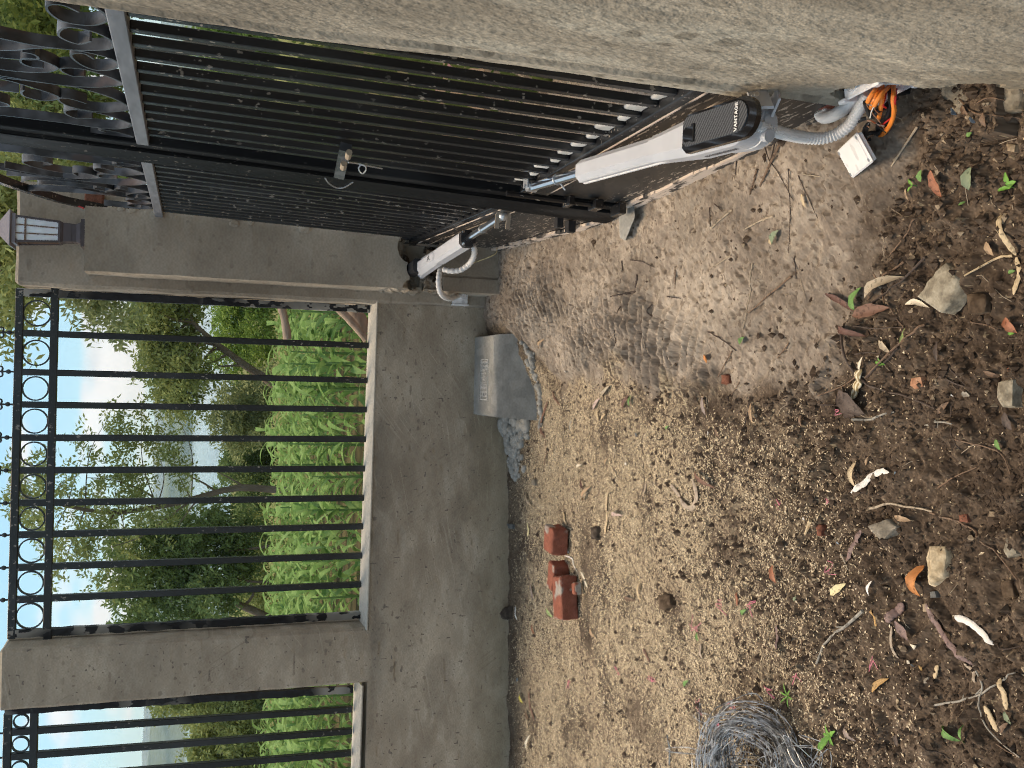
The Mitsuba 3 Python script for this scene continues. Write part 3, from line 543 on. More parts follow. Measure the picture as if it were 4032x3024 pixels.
g1 = gate('black steel gate leaf nearer the plastered wall end, white motor arm across its lower panel', [1.752, 1.841, 1.929, 2.014, 2.10, 2.19, 2.275, 2.365, 2.455, 2.54, 2.625, 2.72, 2.80], (2.862, 2.915, -.024, .022, .19), (1.60, 1.645, -.02, .02, 2.0), (1.62, 2.865), False)
g2 = gate('black steel gate leaf hung on the tall gate post, with the curved top rail', [3.145, 3.245, 3.34, 3.43, 3.52, 3.61, 3.70, 3.79, 3.88, 3.97, 4.06, 4.15, 4.24, 4.33, 4.42], (3.035, 3.10, -.030, .026, .155), (4.49, 4.535, -.022, .022, 1.86), (3.09, 4.50), True)
part(g2, 'cover_strip', gbx(2.925, 3.05, -.034, -.029, .17, 2.43, .001), 'stile_paint', label='flat cover strip over the meeting edges')
la, lb = np.array((0.6120, 2.5256, 1.1710)), np.array((0.5980, 2.7993, 1.1450)); ld_ = unit(lb - la)
part(g1, 'latch_bar', bar([la - ld_ * .01, lb], .030, .022, [-1, 0, .2]), 'scroll_steel', label='angled latch bar with pale worn slots')
for c_, e_ in ((np.array((0.5970, 2.5381, 1.1606)), ld_), (np.array((0.5880, 2.6335, 1.1592)), ld_)):
    part(g1 + '__latch_bar', 'latch_slot', tube([c_ - e_ * .030, c_ + e_ * .018], .0085, 8), 'slot_worn')
part(g1, 'wire_loop', tube(smooth_path([(0.5900, 2.5903, 1.1522), (0.6000, 2.6378, 1.1174), (0.5900, 2.6164, 1.1019), (0.5850, 2.6469, 1.0949), (0.5850, 2.6906, 1.0980), (0.5900, 2.6557, 1.1134), (0.6000, 2.6506, 1.1089), (0.6100, 2.7131, 1.0361)], 30), .0022, 5), 'galvanised')
part(g2, 'wire_loop', tube(smooth_path([(0.5850, 2.7983, 1.1868), (0.5750, 2.8167, 1.1730), (0.5700, 2.8448, 1.1465), (0.5720, 2.8410, 1.1246), (0.5900, 2.8398, 1.0988)], 24), .0022, 5), 'galvanised')
part(g1, 'drop_bolt', join([hang(tube([(2.83, -.035, .28), (2.83, -.035, .62)], .009, 8)), gbx(2.80, 2.86, -.05, -.02, .30, .33), gbx(2.80, 2.86, -.05, -.02, .40, .42), gbx(2.81, 2.88, -.055, -.02, .215, .24)]), 'black_paint', smooth=30)
part(g2, 'stop_lug', gbx(3.17, 3.20, -.05, -.012, .29, .315), 'matt_black'); part(g2, 'stop_lug', gbx(3.21, 3.245, -.055, -.012, .225, .255), 'matt_black')

# ---------------------------------------------------------------- gate arms
def sect(w, h, c):      # an octagonal section, width w, height h, chamfer c
    return [(-w / 2, -h / 2 + c), (-w / 2 + c, -h / 2), (w / 2 - c, -h / 2), (w / 2, -h / 2 + c), (w / 2, h / 2 - c), (w / 2 - c, h / 2), (-w / 2 + c, h / 2), (-w / 2, h / 2 - c)]
def loft(stations):
    """stations: (s along, section points, side shift, up shift)"""
    V = [[(s, a + dx, b + dz) for a, b in sec] for s, sec, dx, dz in stations]; k = len(V[0]); n = len(V)
    i = np.arange(n * k).reshape(n, k); j = np.roll(i, -1, 1)
    f = np.stack([i[:-1], j[:-1], j[1:], i[1:]], -1).reshape(-1, 4); f = np.vstack([f[:, [0, 1, 2]], f[:, [0, 2, 3]]])
    V = np.array(V).reshape(-1, 3); V = np.vstack([V, V[:k].mean(0), V[-k:].mean(0)]); m = len(V)
    return V, np.vstack([f, np.stack([j[0], i[0], np.full(k, m - 2)], -1), np.stack([i[-1], j[-1], np.full(k, m - 1)], -1)])
def axis(a, b, roll=0):
    """frame with x from a (gate end) to b (motor end), y to the side away from the gate, z up"""
    a, b = np.array(a), np.array(b); x = unit(b - a); y = unit(np.cross([0, 0, 1], x)); z = np.cross(x, y)      # y points to the gate
    c, s = math.cos(roll), math.sin(roll)
    return frame(a, x, c * y + s * z, c * z - s * y)
ra, rb_ = np.array((0.6024, 2.7288, 0.5720)), np.array((0.5427, 1.6622, 0.4750))
L1 = np.linalg.norm(rb_ - ra); M1 = axis(ra, rb_)
def along(r, a, M, h=0.0):
    r = np.array(r); a = a + h * M[:3, 2]; return float((eye + r * ((a - eye) @ M[:3, 2]) / (r @ M[:3, 2]) - a) @ M[:3, 0])
J1, K1, Q1 = along((0.2209, 0.9240, -0.3887), ra, M1), along((0.2542, 0.8989, -0.4626), ra, M1), along((0.2609, 0.8916, -0.4840), ra, M1, .05)
W2, H2 = .088, .082
CE = along((0.2894, 0.8660, -0.5591), ra, M1, H2 / 2 + .004); LE = along((0.2821, 0.8642, -0.5643), ra, M1, -.012)
arm = thing('gate_motor', 'silver gate motor arm with glossy black cover on the gate leaf beside the near wall', 'gate motor', 'gate motor arms')
def am(m): return xf(m, M1)
part(arm, 'rod', am(tube([(.0, 0, 0), (J1 + .03, 0, 0)], .0135, 20)), 'chrome', smooth=40)
part(arm, 'rod_eye', am(tube([(-.002, 0, -.015), (-.002, 0, .015)], .0155, 16)), 'galvanised', smooth=40)
part(arm, 'gate_lug', am(join([bx(-.022, .010, -.004, .05, .0155, .0205, .001), bx(-.022, .010, -.004, .05, -.0205, -.0155, .001), tube([(-.004, 0, -.026), (-.004, 0, .026)], .0055, 10)])), 'galvanised', smooth=30)
part(arm, 'hose_clip', am(join([tube(np.stack([0 * np.linspace(0, 6.28, 25) + J1 * .52, .0148 * np.cos(np.linspace(0, 6.28, 25)), .0148 * np.sin(np.linspace(0, 6.28, 25))], -1), .0021, 6), xf(bx(-.003, .003, 0, .024, -.0015, .0015), frame((J1 * .52, -.010, -.010), [1, 0, 0], unit([.2, -.8, -.6]), unit([0, .6, -.8])))])), 'galvanised', smooth=40)
W1, H1 = .059, .056
part(arm, 'body', am(loft([(J1, sect(W1 * .95, H1 * .93, .012), 0, 0), (J1 + .005, sect(W1, H1, .014), 0, 0), (K1 + .012, sect(W1, H1, .014), 0, 0)])), 'silver_paint', smooth=20)
part(arm, 'end_cap', am(loft([(J1 - .006, sect(W1 * .86, H1 * .84, .013), 0, 0), (J1 - .0005, sect(W1 * .93, H1 * .9, .013), 0, 0)])), 'matt_black', smooth=20)
part(arm, 'side_groove', am(bx(J1 + .004, K1 + .09, -W1 / 2 - .0022, -W1 / 2 + .002, .004, .016)), 'silver_shade')
part(arm, 'side_ridge', am(bx(J1 + .004, K1 + .12, -W1 / 2 - .0045, -W1 / 2 + .002, -.006, .003, .001)), 'white_plastic')
def round_end(s0, s1, w, h, n=10):
    out = []
    for k in range(n + 1):
        t = k / n; q = math.sqrt(max(1 - t * t, .015)); out.append((s0 + (s1 - s0) * t, sect(w * (.25 + .75 * q), h * (.86 + .14 * q), .021 * (.3 + .7 * q)), 0, 0))
    return out
RB = LE - .055
part(arm, 'motor_case', am(loft([(K1, sect(W1 + .004, H1 + .004, .014), 0, 0), (K1 + .03, sect(W1 + .007, H1 + .006, .015), 0, 0), (Q1 + .015, sect(W2, H2, .018), 0, 0), (RB, sect(W2, H2, .02), 0, -.002)] + round_end(RB + .004, LE, W2, H2)[0:])), 'silver_paint', smooth=28)
def cover(s0, s1, w, z, n=14, cham=.02):
    pts = [(s0, -w / 2 + cham), (s0 - .0, w / 2 - cham), (s0 + cham * 1.2, w / 2)] + [(s1 - w / 2 * 1.1 + w / 2 * 1.1 * math.sin(t), w / 2 * math.cos(t)) for t in np.linspace(0, math.pi, n)] + [(s0 + cham * 1.2, -w / 2)]
    return pts
QC = Q1
part(arm, 'gloss_cover', am(xf(prism(cover(QC, CE, W2 * .95, 0, 14, .014), .012), frame((0, 0, H2 / 2 - .0085), [1, 0, 0], [0, 1, 0], [0, 0, 1]))), 'gloss_black', smooth=20)
part(arm + '__gloss_cover', 'carbon_panel', am(xf(prism(cover(QC + .007, CE - .026, W2 * .72, 0, 14, .009), .003), frame((0, .004, H2 / 2 + .0038), [1, 0, 0], [0, 1, 0], [0, 0, 1]))), 'carbon', smooth=20)
part(arm + '__gloss_cover', 'release_lid', am(join([xf(prism(cover(QC + .010, QC + .046, .032, 0, 10, .007), .003), frame((0, -.003, H2 / 2 + .0066), [1, 0, 0], [0, 1, 0], [0, 0, 1])), bx(QC + .042, QC + .051, -.022, .017, H2 / 2 + .0066, H2 / 2 + .0115, .001)])), 'gloss_black', smooth=20)
tm = meshkit.text_mesh('VANTAGE', .0088, .001, bold=True); tl = tm.bounds[1][0]
part(arm + '__gloss_cover', 'name_plate', am(bx(CE - .068, CE - .052, -.023, .029, H2 / 2 + .0066, H2 / 2 + .0074)), 'matt_black')
part(arm + '__gloss_cover', 'lettering', am(xf(tm, frame((CE - .0555, .003 - tl / 2, H2 / 2 + .0075), [0, 1, 0], [-1, 0, 0], [0, 0, 1]))), 'white_print', label='white word VANTAGE across the black cover')
tm = meshkit.text_mesh('CENTURION', .0115, .0008); tl = tm.bounds[1][0]
fy, fz = -W2 / 2 - .0005, -.008
fx = unit([0, 1, .0]); 
part(arm + '__motor_case', 'lettering', am(xf(tm, frame((QC + .040, fy, fz), [1, 0, 0], [0, 0, 1], [0, -1, 0]))), 'grey_print', label='grey word CENTURION on the silver side')
a_ = np.linspace(0, 6.28, 25)
part(arm + '__motor_case', 'emblem', am(join([tube(np.stack([QC + .030 + .0055 * np.cos(a_), 0 * a_ + fy, fz + .006 + .0055 * np.sin(a_)], -1), .0009, 5), tube(np.stack([QC + .030 + .003 * np.cos(a_[:16]), 0 * a_[:16] + fy, fz + .006 + .003 * np.sin(a_[:16])], -1), .0011, 5)])), 'grey_print', label='small round helmet emblem before the word')
part(arm, 'rear_hinge', am(loft([(RB - .07, sect(W2 * .9, .034, .010), 0, -H2 / 2 + .004)] + [(s + .003, [(a, b * .45) for a, b in sec], 0, -H2 / 2 + .007) for s, sec, _, _ in round_end(RB + .004, LE, W2 * 1.02, H2)])), 'silver_shade', smooth=35)
part(arm, 'gland', am(tube([(LE - .02, -.020, -.028), (LE + .006, -.026, -.030)], .0135, 12)), 'silver_shade', smooth=40)
# bracket from the broken corner of the wall
p0, p1 = np.array((0.6247, 1.7000, 0.4578)), np.array((0.5663, 1.6374, 0.4900))
br = thing('motor_bracket', 'flat galvanised bracket tying the motor arm to the broken wall corner', 'bracket')
scene[br + '__strap'] = mikit.ply(join([bar([p0 + [.06, .03, 0.01], p0, p1 + [-.01, -.02, 0]], .006, .040, [0, .3, 1]), bar([p0 + [.06, .03, -.03], p0 + [0, 0, -.042], p1 + [-.0, 0, -.042]], .040, .005, [0, 0, 1])]), 'silver_paint')
scene[br + '__strap__bolt'] = mikit.ply(tube([(p1 + p0) / 2 + np.array([0, -.012, .006]), (p1 + p0) / 2 + np.array([0, .0, .006])], .006, 8), 'chrome')
# the far arm
fa, fb = np.array((0.6020, 3.2410, 0.4950)), np.array((0.5275, 4.3918, 0.5300))
M2 = axis(fa, fb); L2 = float(np.linalg.norm(fb - fa))
J2, K2, E2 = along((0.1493, 0.9628, -0.2749), fa, M2), along((0.1283, 0.9721, -0.2476), fa, M2), along((0.1195, 0.9772, -0.2327), fa, M2)
a2 = thing('gate_motor', 'silver gate motor arm with its rear end inside the hole of the gate post block', 'gate motor', 'gate motor arms')
def a2m(m): return xf(m, M2)
WF, HF = .066, .060
part(a2, 'rod', a2m(tube([(0, 0, 0), (J2 + .02, 0, 0)], .0138, 18)), 'chrome', smooth=40)
part(a2, 'rod_eye', a2m(trimesh.creation.icosphere(2, .0185)), 'galvanised', smooth=True)
part(a2, 'gate_lug', a2m(bar([(.012, .045, .020), (.0, .0, .022), (-.010, -.012, .020), (-.010, -.012, -.020), (0, 0, -.022), (.012, .045, -.020)], .016, .004, [1, 0, 0])), 'scraped_lug', smooth=30)
scene['scraped_lug'] = pr((.34, .30, .25), .5, metal=.3)
part(a2, 'hose_clip', a2m(tube(np.stack([0 * a_ + J2 * .55, .015 * np.cos(a_), .015 * np.sin(a_)], -1), .0018, 6)), 'galvanised', smooth=40)
part(a2, 'end_flange', a2m(loft([(J2 - .009, sect(WF * 1.02, HF * 1.02, .018), 0, 0), (J2 + .015, sect(WF * 1.07, HF * 1.07, .015), 0, 0)])), 'matt_black', smooth=20)
for sy in (-1, 1):
    for sz in (-1, 1): part(a2 + '__end_flange', 'bolt', a2m(tube([(J2 - .015, sy * .025, sz * .022), (J2 - .007, sy * .025, sz * .022)], .005, 10)), 'chrome', smooth=30)
part(a2, 'body', a2m(loft([(J2 + .015, sect(WF, HF, .012), 0, 0), (K2, sect(WF, HF, .012), 0, 0)])), 'silver_paint', smooth=20)
part(a2, 'side_groove', a2m(bx(J2 + .022, K2 - .002, -WF / 2 - .0015, -WF / 2 + .002, .003, .012)), 'silver_shade')
part(a2, 'side_ridge', a2m(bx(J2 + .022, K2 - .002, -WF / 2 - .003, -WF / 2 + .002, -.006, .002, .001)), 'white_plastic')
part(a2, 'motor_case', a2m(loft([(K2 + .004, sect(WF * 1.03, HF * 1.03, .018), 0, 0), (K2 + .03, sect(WF * 1.08, HF * 1.08, .02), 0, 0), (E2, sect(WF * 1.22, HF * 1.15, .022), 0, 0), (L2, sect(WF * 1.1, HF * .9, .022), .004, -.012)])), 'silver_paint', smooth=25)
part(a2, 'rear_cover', a2m(loft([(E2 + .02, sect(WF * .98, .05, .010), -.006, HF * .42), (L2 + .07, sect(WF * .9, .06, .012), -.006, HF * .36)])), 'matt_black', smooth=20)
part(a2 + '__motor_case', 'printed_mark', a2m(join([bar([(K2 + .05, .008, HF * .575), (K2 + .08, -.010, HF * .58)], .003, .001, [0, 0, 1]), bar([(K2 + .06, -.012, HF * .578), (K2 + .09, .010, HF * .582)], .003, .001, [0, 0, 1])])), 'grey_print', label='worn grey printed mark on the case')
v0 = np.array((0.6605, 4.4600, 0.5011))
single('steel_stay', 'short rusty steel stay standing in the hole above the far motor', 'bracket', tube([v0 + [0, 0, .03], v0 + [-.004, 0, -.16]], .010, 6), 'scraped_lug')
yl = thing('measuring_string', 'pale yellow string from the far conduit to the gate foot', 'string')
scene[yl] = mikit.ply(tube(smooth_path([(0.5191, 4.1600, 0.3965), (0.5472, 4.1500, 0.3318), (0.5883, 4.1300, 0.2423), (0.6294, 4.2000, 0.2092)], 16), .0022, 5), 'dry_yellow')

# ---------------------------------------------------------------- conduits, boxes, wiring
def conduit(name, label, pts, r, pitch=.0076, group=None, mat='conduit_plastic'):
    p = np.array(pts, float); L = np.sum(np.linalg.norm(np.diff(smooth_path(p, 60), axis=0), axis=1)); n = int(L / pitch * 4)
    q = smooth_path(p, n); rr = r * (1 + .11 * np.sin(np.arange(n) * np.pi / 2))
    k = thing(name, label, 'conduit', group); scene[k] = mikit.ply(tube(q, rr, 14), mat, smooth=True)
conduit('corrugated_conduit', 'white corrugated conduit sweeping from the motor arm to the open junction box', [am_pt for am_pt in [(0.5359, 1.6677, 0.4700), (0.5342, 1.6740, 0.4450), (0.5318, 1.6852, 0.3950), (0.5328, 1.6968, 0.3400), (0.5335, 1.6915, 0.3000), (0.5405, 1.6737, 0.2750), (0.5534, 1.6470, 0.2650), (0.5714, 1.6224, 0.2650), (0.5846, 1.6010, 0.2700), (0.5999, 1.5778, 0.2750)]], .0122)
conduit('corrugated_conduit', 'short white corrugated conduit bending from the junction box under the near wall', [(0.6357, 1.7699, 0.2250), (0.6354, 1.7971, 0.2200), (0.6265, 1.8113, 0.2150), (0.6117, 1.7884, 0.2200), (0.6020, 1.7353, 0.2350), (0.5982, 1.6731, 0.2550), (0.6012, 1.6286, 0.2700), (0.6071, 1.6006, 0.2800)], .0126)
conduit('corrugated_conduit', 'white conduit looping from the far motor into the white wall socket', [(0.5125, 4.1900, 0.4787), (0.4723, 4.1700, 0.4908), (0.4258, 4.1700, 0.4887), (0.3973, 4.2200, 0.4583), (0.3967, 4.3500, 0.3907), (0.4204, 4.4800, 0.3217), (0.4450, 4.5600, 0.2682)], .0125, .02)
conduit('corrugated_conduit', 'white conduit loop hanging under the body of the far motor', [(0.5047, 4.1200, 0.4839), (0.4968, 4.1000, 0.4542), (0.5017, 4.0800, 0.4153), (0.5247, 4.0500, 0.3864), (0.5528, 4.0000, 0.3797), (0.5773, 3.9600, 0.3884), (0.5933, 3.9500, 0.3986)], .0125, .02)
sk = thing('wall_socket', 'white socket box on the low wall next to the gate post block', 'socket')
c0 = np.array((0.4466, 4.5850, 0.2773)) - [.022, 0, 0]
scene[sk + '__plate'] = mikit.ply(bx(c0[0] - .035, c0[0] + .035, 4.552, 4.60, c0[2] - .036, c0[2] + .036, .004), 'white_plastic', smooth=30)
scene[sk + '__plug'] = mikit.ply(tube([(c0[0] + .006, 4.515, c0[2]), (c0[0] + .006, 4.556, c0[2])], .017, 12), 'conduit_plastic', smooth=40)
scene[sk + '__lip'] = mikit.ply(bx(c0[0] - .040, c0[0] - .034, 4.547, 4.60, c0[2] - .040, c0[2] + .040, .001), 'white_plastic')

# open junction box: mouth turned away from the wall
o = np.array([.614, 1.555, .268]); bz = unit([-.985, -.08, -.12]); by = unit(np.cross(bz, [0, 1, .04])); bxx = np.cross(by, bz)
BW, BD = .048, .044
def jb(m): return xf(m, frame(o, bxx, by, bz))
jbx = thing('junction_box', 'open white junction box with round knockouts under the near wall', 'junction box')
shell = m3.Manifold.hull_points(bx(-BW, BW, -BW, BW, -BD / 2, BD / 2, .004)[0].tolist()) - m3.Manifold.cube([2 * BW - .005, 2 * BW - .005, BD], True).translate([0, 0, .0035])
part(jbx, 'shell', jb(shell), 'white_plastic', smooth=30)
for sx in (-1, 1):
    for sy in (-1, 1): part(jbx + '__shell', 'corner_lug', jb(bx(sx * BW - .010, sx * BW + .010, sy * BW - .008, sy * BW + .008, BD / 2 - .006, BD / 2 + .002, .002)), 'white_plastic')
def knock(c, nrm, r):
    M = frame(c, unit(np.cross([.2, .5, .9], nrm)), unit(np.cross(nrm, np.cross([.2, .5, .9], nrm))), nrm)
    return xf(join([xf(trimesh.creation.annulus(r * k - .0017, r * k, .005), np.eye(4)) for k in (1, .74, .48)] + [tube([(0, 0, -.001), (0, 0, .003)], r * .26, 12)]), M)
for side_, pos in (((-1, 0), (0, -.022)), ((-1, 0), (0, .022)), ((0, 1), (-.022, 0)), ((0, 1), (.022, 0)), ((0, -1), (-.022, 0)), ((0, -1), (.022, 0)), ((1, 0), (0, -.022)), ((1, 0), (0, .022))):
    nrm = np.array([side_[0], side_[1], 0.0]); c = nrm * BW + np.array([pos[0], pos[1], -.004]); part(jbx + '__shell', 'knockout', jb(knock(c, nrm, .0145)), 'white_plastic', smooth=30)
# its lid, leaning on the soil
q4 = [np.array(t) for t in ((0.5454, 1.7831, 0.1760), (0.5389, 1.6421, 0.2400), (0.4916, 1.6611, 0.1960), (0.4847, 1.8051, 0.1360))]
lc = sum(q4) / 4; ex, ey = unit((q4[1] + q4[2]) / 2 - lc), unit((q4[0] + q4[1]) / 2 - lc); ez = unit(np.cross(ex, ey)); ez = ez * np.sign(ez @ (eye - lc)); ey = unit(np.cross(ez, ex))
lx, ly = np.linalg.norm((q4[1] + q4[2]) / 2 - lc), np.linalg.norm((q4[0] + q4[1]) / 2 - lc)
def ld(m): return xf(m, frame(lc, ex, ey, ez))
lid = thing('box_lid', 'square white junction box lid lying on the soil under the loose wires', 'lid')
part(lid, 'plate', ld(bx(-lx, lx, -ly, ly, -.0035, .0035, .003)), 'white_plastic', smooth=30)
part(lid, 'skirt', ld(bx(-lx + .003, lx - .003, -ly + .003, ly - .003, -.010, -.0036, .001)), 'white_plastic', smooth=30)
part(lid + '__plate', 'raised_rim', ld(join([bx(lx - .009, lx - .006, -ly + .006, ly - .006, .0034, .0048), bx(-lx + .006, lx - .006, -ly + .006, -ly + .009, .0034, .0048)])), 'white_plastic')
for sx in (-1, 1):
    for sy in (-1, 1): part(lid + '__plate', 'screw', ld(tube([(sx * (lx - .009), sy * (ly - .009), .003), (sx * (lx - .009), sy * (ly - .009), .0052)], .0042, 10)), 'galvanised', smooth=30)
def cable(label, pts, r, mat, core=None, group=None):
    k = thing('cable', label, 'cable', group); p = smooth_path(pts, 28)
    scene[k + '__sheath'] = mikit.ply(tube(p, r, 8), mat, smooth=40)
    for j in range(core or 0):
        t = unit(p[-1] - p[-3]); w = rng.normal(size=3) * .006
        scene[numbered(k + '__core')] = mikit.ply(tube(smooth_path([p[-1] - t * .002, p[-1] + t * .012 + w * .5, p[-1] + t * .026 + w * 1.6 + [0, 0, -.004]], 8), .0011, 5), ('copper', 'dry_white', 'matt_black')[j % 3], smooth=40)
og = 'orange cables from the junction box'
cable('longest orange cable, curving down past the box lid', [(0.6150, 1.5555, 0.2316), (0.5850, 1.5231, 0.2586), (0.5720, 1.5307, 0.2525), (0.5620, 1.5419, 0.2399), (0.5560, 1.5841, 0.2080), (0.5530, 1.6466, 0.1703), (0.5530, 1.7201, 0.1355)], .0048, 'orange_cable', 4, og)
cable('uppermost orange cable leaving the junction box mouth', [(0.6200, 1.5795, 0.2473), (0.5850, 1.5226, 0.3043), (0.5720, 1.5213, 0.3145), (0.5660, 1.5338, 0.3101)], .0046, 'orange_cable', 2, og)
cable('orange cable crossing just below the uppermost one', [(0.6200, 1.5767, 0.2407), (0.5900, 1.5360, 0.2828), (0.5720, 1.5373, 0.2917), (0.5660, 1.5634, 0.2797)], .0046, 'orange_cable', 2, og)
cable('orange cable slanting across the middle of the bundle', [(0.6200, 1.5766, 0.2227), (0.5820, 1.5113, 0.2911), (0.5660, 1.5065, 0.3068), (0.5560, 1.5209, 0.3048)], .0046, 'orange_cable', 2, og)
cable('short straight orange cable ending above the soil', [(0.6150, 1.5816, 0.2328), (0.5850, 1.5427, 0.2683), (0.5720, 1.5553, 0.2599), (0.5660, 1.6128, 0.2179)], .0046, 'orange_cable', 1, og)
cable('red wire beside the longest orange cable', [(0.6100, 1.5591, 0.2211), (0.5800, 1.5194, 0.2559), (0.5670, 1.5313, 0.2474), (0.5600, 1.5694, 0.2180), (0.5580, 1.6232, 0.1978)], .0018, 'red_wire', 0, 'thin red wires in the bundle')
cable('thin red wire looping behind the short orange cable', [(0.6150, 1.5794, 0.2274), (0.5850, 1.5481, 0.2566), (0.5700, 1.5485, 0.2612), (0.5680, 1.5566, 0.2471)], .0018, 'red_wire', 0, 'thin red wires in the bundle')
bg = 'black cables taped in the bundle'
cable('thick black cable hanging behind the longest orange cable', [(0.6150, 1.5771, 0.2221), (0.5840, 1.5648, 0.2299), (0.5740, 1.5868, 0.2135), (0.5680, 1.6147, 0.1979), (0.5660, 1.6501, 0.1866), (0.5680, 1.7036, 0.1458)], .0050, 'matt_black', 0, bg)
cable('black taped joint bent like an elbow under the short orange cable', [(0.5720, 1.5517, 0.3008), (0.5650, 1.5707, 0.2798), (0.5600, 1.5946, 0.2492), (0.5650, 1.5760, 0.2540), (0.5750, 1.5775, 0.2350), (0.5900, 1.5815, 0.2176), (0.6000, 1.5741, 0.2042)], .0055, 'matt_black', 0, bg)
cable('black wire end pointing at the long conduit', [(0.5620, 1.6136, 0.2482), (0.5600, 1.6206, 0.2552), (0.5560, 1.6363, 0.2589), (0.5550, 1.6497, 0.2500)], .0042, 'matt_black', 0, bg)
cable('black taped wire resting on the box lid', [(0.5600, 1.6411, 0.2201), (0.5560, 1.6595, 0.2142), (0.5530, 1.6893, 0.1937), (0.5500, 1.6977, 0.1963), (0.5480, 1.7202, 0.1753), (0.5490, 1.7049, 0.1771), (0.5560, 1.6440, 0.2213)], .0045, 'matt_black', 3, bg)
cable('black loop lying beside the bare copper ends', [(0.5520, 1.6898, 0.1895), (0.5560, 1.6826, 0.1802), (0.5580, 1.6854, 0.1607), (0.5560, 1.7010, 0.1477), (0.5520, 1.7091, 0.1583), (0.5500, 1.7086, 0.1760)], .0044, 'matt_black', 3, bg)
cable('thin black wire joining the loop and the red wire', [(0.5660, 1.6176, 0.1953), (0.5620, 1.6529, 0.1729), (0.5580, 1.6711, 0.1650), (0.5560, 1.6837, 0.1679)], .0034, 'matt_black', 2, bg)
cable('bare white wire curl over the lid edge', [(0.5500, 1.7196, 0.1398), (0.5450, 1.7344, 0.1432), (0.5420, 1.7364, 0.1610), (0.5430, 1.7262, 0.1751), (0.5480, 1.7117, 0.1715)], .0012, 'galvanised', 0)
cable('twisted copper strands under the elbow joint', [(0.5600, 1.6202, 0.2409), (0.5580, 1.6152, 0.2340), (0.5560, 1.6196, 0.2211)], .0016, 'copper', 4)

# ---------------------------------------------------------------- lantern
lp = thing('lantern', 'dark bronze post lantern with frosted panes on the gate post block', 'lantern')
lo = np.array([(0.5978, 4.4750, 1.9946)[0], 4.475, 1.981])
def lx_(m): return xf(m, frame(lo, [.83, 0, 0], [0, .83, 0], [0, 0, .97]))
def sq(prof):   # square lathe: (half width, z)
    V = np.array([[(s[0] * w, s[1] * w, z) for s in ((-1, -1), (1, -1), (1, 1), (-1, 1))] for w, z in prof]); n = len(prof); i = np.arange(n * 4).reshape(n, 4); j = np.roll(i, -1, 1)
    f = np.stack([i[:-1], j[:-1], j[1:], i[1:]], -1).reshape(-1, 4); return arr((V.reshape(-1, 3), np.vstack([f, i[:1, ::-1], i[-1:]])))
part(lp, 'foot', lx_(sq([(.070, .0), (.070, .016), (.054, .018), (.054, .020), (.045, .036), (.045, .053), (.047, .054), (.048, .088), (.052, .094), (.053, .102)])), 'lamp_metal')
z0, z1, w0, w1 = .102, .275, .0505, .0635
for sx in (-1, 1):
    for sy in (-1, 1): part(lp, 'corner_post', lx_(bar([(sx * w0, sy * w0, z0), (sx * w1, sy * w1, z1)], .010, .010, [0, 1, 0])), 'lamp_metal')
for d_ in range(4):
    R = np.array([[0, -1, 0], [1, 0, 0], [0, 0, 1]]); R = np.linalg.matrix_power(R, d_)
    def fc(m): v, f = arr(m); return v @ R.T, f
    pk_ = part(lp, 'pane', lx_(fc(grid(np.array([[(-w0 + .003, -w0 + .004, z0), (-w1 + .003, -w1 + .004, z1)], [(w0 - .003, -w0 + .004, z0), (w1 - .003, -w1 + .004, z1)]])))), 'frosted')
    for x in (-.34, .34): part(pk_, 'glazing_bar', lx_(fc(bar([(x * w0, -w0 - .001, z0), (x * w1 * 1.0, -w1 + .0, z1)], .005, .006, [0, 1, 0]))), 'brass_bar')
    part(pk_, 'glazing_bar', lx_(fc(bar([(-w1 * .96, -w1 + .002, .236), (w1 * .96, -w1 + .002, .236)], .006, .005, [0, 1, 0]))), 'brass_bar')
    ar = Polygon([(-w1, .268), (-w1, .296), (w1, .296), (w1, .268)] + [(w1 * .98 * math.cos(t), .246 + .034 * math.sin(t) ** .7) for t in np.linspace(.25, math.pi - .25, 14)])
    part(lp, 'arched_head', lx_(fc(xf(prism(ar.buffer(0), .006), frame((0, -w1 + .001, 0), [1, 0, 0], [0, 0, 1], [0, -1, 0])))), 'lamp_metal')
    part(lp, 'sill', lx_(fc(bx(-w0 - .004, w0 + .004, -w0 - .005, -w0 + .002, z0 - .004, z0 + .006, .001))), 'lamp_metal')
part(lp, 'roof', lx_(sq([(.062, .272), (.074, .272), (.074, .290), (.0905, .290), (.0905, .2935), (.030, .343), (.0, .344)])), 'lamp_roof')
scene['lamp_roof'] = pr(lambda p, n, uv: mix((.15, .13, .145), (.20, .178, .195), fbm(p.x * 12, p.y * 12, p.z * 12, 3)), .33, spec=.6)
part(lp + '__roof', 'finial', lx_(sq([(.032, .340), (.032, .346), (.024, .352), (.015, .366), (.013, .370), (.016, .372), (.010, .378), (.004, .390), (0, .392)])), 'lamp_metal')
cable('red lamp wire sagging from the gate top toward the gate post', [(0.7645, 4.5000, 2.0940), (0.7441, 4.5000, 2.0827), (0.7348, 4.5000, 2.0674), (0.7384, 4.5000, 2.0524)], .003, 'red_wire', 1)
cable('second red lamp wire reaching the block corner behind the lantern', [(0.7469, 4.4500, 2.0579), (0.7270, 4.4200, 2.0371), (0.7094, 4.4000, 2.0112), (0.6956, 4.3800, 1.9834)], .003, 'red_wire', 0)

